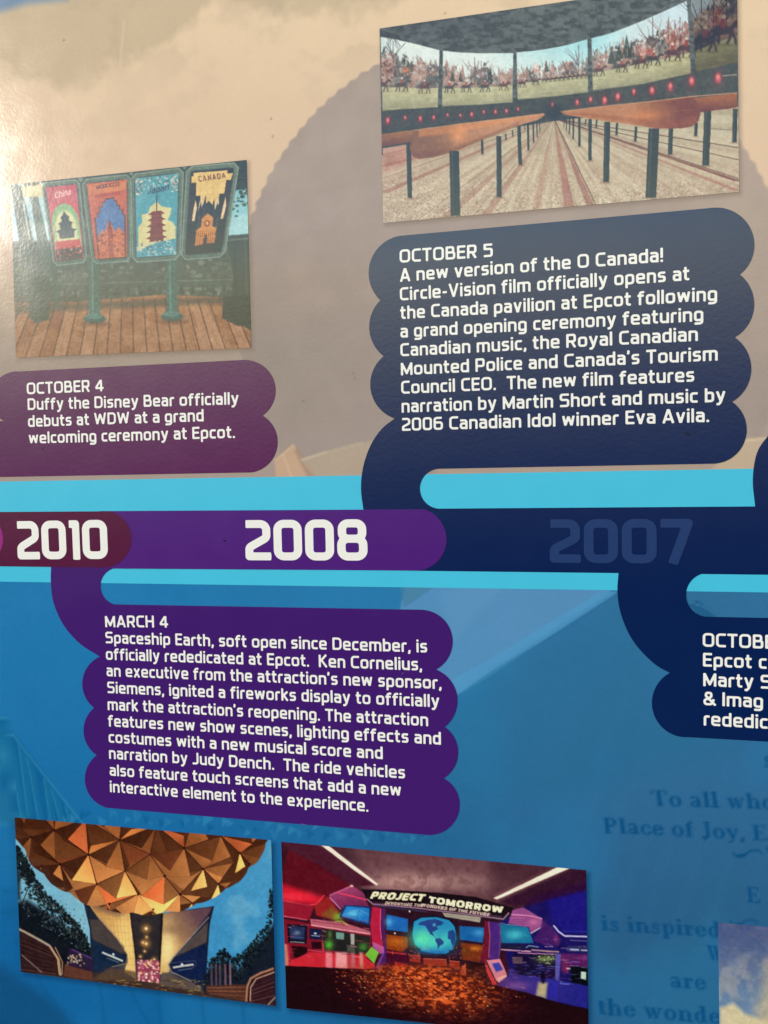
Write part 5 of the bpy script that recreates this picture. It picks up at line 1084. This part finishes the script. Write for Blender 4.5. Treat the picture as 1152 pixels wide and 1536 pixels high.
    Q([(320, 790), (690, 800), (680, 1050), (240, 1010), (200, 800)], (24, 16, 50), 1, soft=8); P.glow(560, 840, 90, 36, (150, 170, 90), .8)
    for k in range(40): P.ell(rnd.uniform(470, 660), rnd.uniform(795, 890), 9, 6, rnd.choice([(196, 214, 140), (60, 90, 40), (120, 140, 90), (24, 30, 30)]), .8, soft=4)
    P.ell(240, 790, 26, 24, (20, 16, 60), 1, soft=5); Q([(200, 820), (310, 820), (310, 890), (210, 890)], (110, 80, 90), .8, soft=9); Q([(665, 780), (720, 790), (700, 1090), (660, 1080)], (92, 84, 170), .95, soft=5); Q([(740, 790), (800, 900), (800, 1000), (745, 960)], (110, 36, 80), .9, soft=8)
    Q([(820, 915), (1010, 930), (1010, 1130), (830, 1090)], (10, 14, 20), 1, soft=5); Q([(935, 975), (990, 980), (990, 1060), (935, 1050)], (200, 226, 206), .95, soft=4); P.line([(820, 910), (1010, 922)], 6, (150, 100, 120), .7, soft=3); P.line([(780, 942), (820, 945)], 14, (236, 190, 200), .9, soft=5)
    for k in range(40): P.ell(rnd.uniform(180, 680), rnd.uniform(900, 1040), rnd.uniform(8, 40), 6, rnd.choice([(50, 70, 190), (90, 110, 200), (20, 10, 40), (130, 60, 120)]), .5, soft=5)
    Q([(60, 1090), (180, 1000), (480, 1030), (830, 1090), (1010, 1130), (1010, 1370), (520, 1260), (40, 1140)], (62, 44, 130), 1, soft=8, grad=((200, 1100), (900, 1250), (34, 34, 130))); P.glow(250, 1120, 120, 40, (140, 90, 160), .7); Q([(480, 1090), (580, 1095), (560, 1260), (455, 1230)], (206, 190, 130), .85, soft=24); P.ell(530, 1040, 26, 60, (14, 8, 30), .9, soft=8); Q([(590, 1080), (690, 1080), (680, 1260), (580, 1260)], (40, 40, 170), .6, soft=20)
    P.line([(710, 1100), (810, 1110)], 14, (120, 140, 220), .7, soft=8); P.line([(30, 1140), (520, 1262), (1010, 1375)], 8, (20, 8, 40), .7, soft=5)
    # floor: dark carpet with glowing flecks
    P.view(410, 1230, .217)
    Q([(75, 1005), (640, 1030), (930, 1050), (1300, 1070), (1480, 1130), (1750, 1190), (2000, 1270), (2200, 1310), (2200, 1600), (85, 1600)], (30, 6, 16), 1, soft=4)
    flm = P.inside([(420, 1030), (930, 1050), (1180, 960), (1480, 1120), (1780, 1210), (1500, 1330), (1180, 1420), (700, 1220), (430, 1120)]).astype(float)
    nn = fbm(X, Y, 3.2, 3, 3, sx=.55); x0, y0 = 410 + .217 * 1080, 1230 + .217 * 1140
    body = np.exp(-((X - x0) / 78) ** 2 - ((Y - y0 - (X - x0) * .18) / 31) ** 2)
    P.shade(np.clip(body * 1.25, 0, .95) * smooth(1440, 1450, Y), (150, 52, 22)); P.shade(np.clip(body * 1.4, 0, 1) * smooth(1442, 1452, Y) * smooth(.5, .66, nn), (236, 104, 46)); P.shade(np.clip(body * 1.3, 0, 1) * smooth(1442, 1452, Y) * .7 * smooth(.48, .34, nn), (70, 18, 14))
    for k in range(900):
        x = rnd.gauss(980, 330); y = rnd.gauss(1130, 75) + (x - 980) * .12
        if y < 1035 + max(0, x - 1100) * .16 or x < 430 or x > 1790: continue
        P.ell(x, y, rnd.uniform(4, 10), rnd.uniform(2, 4), rnd.choice([(255, 130, 66), (206, 70, 34), (255, 176, 110), (120, 30, 20), (56, 12, 14)]), rnd.uniform(.35, .85), soft=3, rot=rnd.uniform(.1, .8))
    for k in range(150):
        x = rnd.choice([rnd.uniform(80, 640), rnd.uniform(1650, 2160)]); y = rnd.uniform(650, 960) + (x > 1600) * 170; c = rnd.choice([(255, 150, 170), (90, 20, 40), (200, 60, 80), (30, 10, 20)]) if x < 700 else rnd.choice([(130, 140, 230), (20, 16, 60), (90, 60, 150), (220, 170, 210)])
        P.line([(x, y), (x + rnd.uniform(10, 60), y + rnd.uniform(-2, 10))], rnd.uniform(2, 5), c, rnd.uniform(.3, .7), soft=2)
    for k in range(90):
        x = rnd.uniform(940, 1500); y = rnd.uniform(780, 1060); P.line([(x, y), (x + rnd.uniform(-8, 30), y + rnd.uniform(2, 12))], rnd.uniform(2, 5), rnd.choice([(60, 12, 18), (220, 96, 60), (120, 40, 40), (255, 170, 110), (30, 10, 26)]), rnd.uniform(.3, .6), soft=2) if not (1150 < x < 1420 and y < 950) else None
    # canopy and its lettering
    P.view(410, 1230, .217)
    Q([(610, 478), (830, 480), (1152, 502), (1400, 530), (1660, 605), (1640, 660), (1600, 690), (1300, 655), (1000, 618), (760, 600), (670, 572), (640, 530)], (26, 14, 22), 1, soft=4)
    P.line([(650, 545), (690, 580), (1000, 608), (1300, 645), (1590, 684), (1630, 640)], 7, (206, 160, 190), .85, soft=4); P.line([(690, 574), (1000, 600), (1300, 636), (1580, 672)], 18, (150, 100, 130), .35, soft=9)
    P.line([(700, 592), (1060, 632)], 6, (60, 70, 120), .8, soft=4); P.view(580, 1320, .15625); Q([(535, 310), (905, 355), (895, 405), (560, 350)], (176, 168, 150), .95, soft=5); P.line([(570, 332), (890, 376)], 5, (110, 100, 96), .7, soft=4)
    def cap_text(t_, x0, y0, x1, y1, cap, c, sl, tr=.1, al=1): P.text(FP, t_, (x0, y0), (x1, y1), cap, c, al, slant=sl, track=tr, soft=.35)
    P.view(410, 1230, .217)
    cap_text('PROJECT', 668, 541, 1034, 559, 48, (255, 238, 196), .28); P.view(580, 1320, .15625)
    cap_text('TOMORROW', 400, 217, 1112, 318, 64, (255, 240, 204), .02)
    P.view(410, 1230, .217); cap_text('INVENTING THE', 770, 582, 1032, 600, 20, (226, 196, 176), .28, .12, .9); P.view(580, 1320, .15625)
    cap_text('WONDERS OF THE FUTURE', 328, 250, 985, 345, 29, (236, 206, 190), .1, .12, .9)
    for x, y in ((222, 300), (80, 510)): P.ell(x, y, 8, 8, (255, 230, 190), 1, soft=4)
    P.grain(3, 1.6, 34); return P.C

def paint_sunset(X, Y):
    P = Paint(X, Y, (92, 108, 146), aa=1); t = smooth(1385, 1536, Y)
    P.shade(1 - t, (74, 90, 134)); P.shade(t * .8, (112, 144, 176))
    P.poly([(1152, 1440), (1330, 1380), (1330, 1600), (1120, 1600)], (196, 178, 140), .8, soft=18); P.poly([(1080, 1512), (1100, 1504), (1118, 1520), (1145, 1530), (1330, 1520), (1330, 1640), (1080, 1640)], (216, 202, 160), .95, soft=5)
    P.shade(.35 * smooth(.5, .72, fbm(X, Y, 26, 4, 4)) * smooth(1395, 1460, Y), (210, 190, 160)); P.shade(.3 * smooth(.5, .7, fbm(X, Y * 1.4, 20, 14, 4)) * smooth(1500, 1400, Y), (120, 116, 140))
    P.grain(4, 2, 4); return P.C

FT = sans(.17); FP = sans(.26)
picture('printed_photograph', PHOTOS[0], 3, paint_posters, root, 'printed photograph of four framed travel posters over a deck', haze_veil, M_art)
picture('printed_photograph', PHOTOS[1], 3, paint_theatre, root, 'printed photograph of curved cinema screens and lean rails', haze_veil, M_art)
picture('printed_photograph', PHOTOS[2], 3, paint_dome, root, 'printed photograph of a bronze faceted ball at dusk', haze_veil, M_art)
picture('printed_photograph', PHOTOS[3], 3, paint_exhibit, root, 'printed photograph of a red and blue hall with a globe screen', haze_veil, M_art)
picture('printed_photograph', [(1077, 1383), (1330, 1409), (1334, 1700), (1080.5, 1640)], 3, paint_sunset, root, 'edge of a printed photograph of evening clouds', haze_veil, M_art, step=1.5)
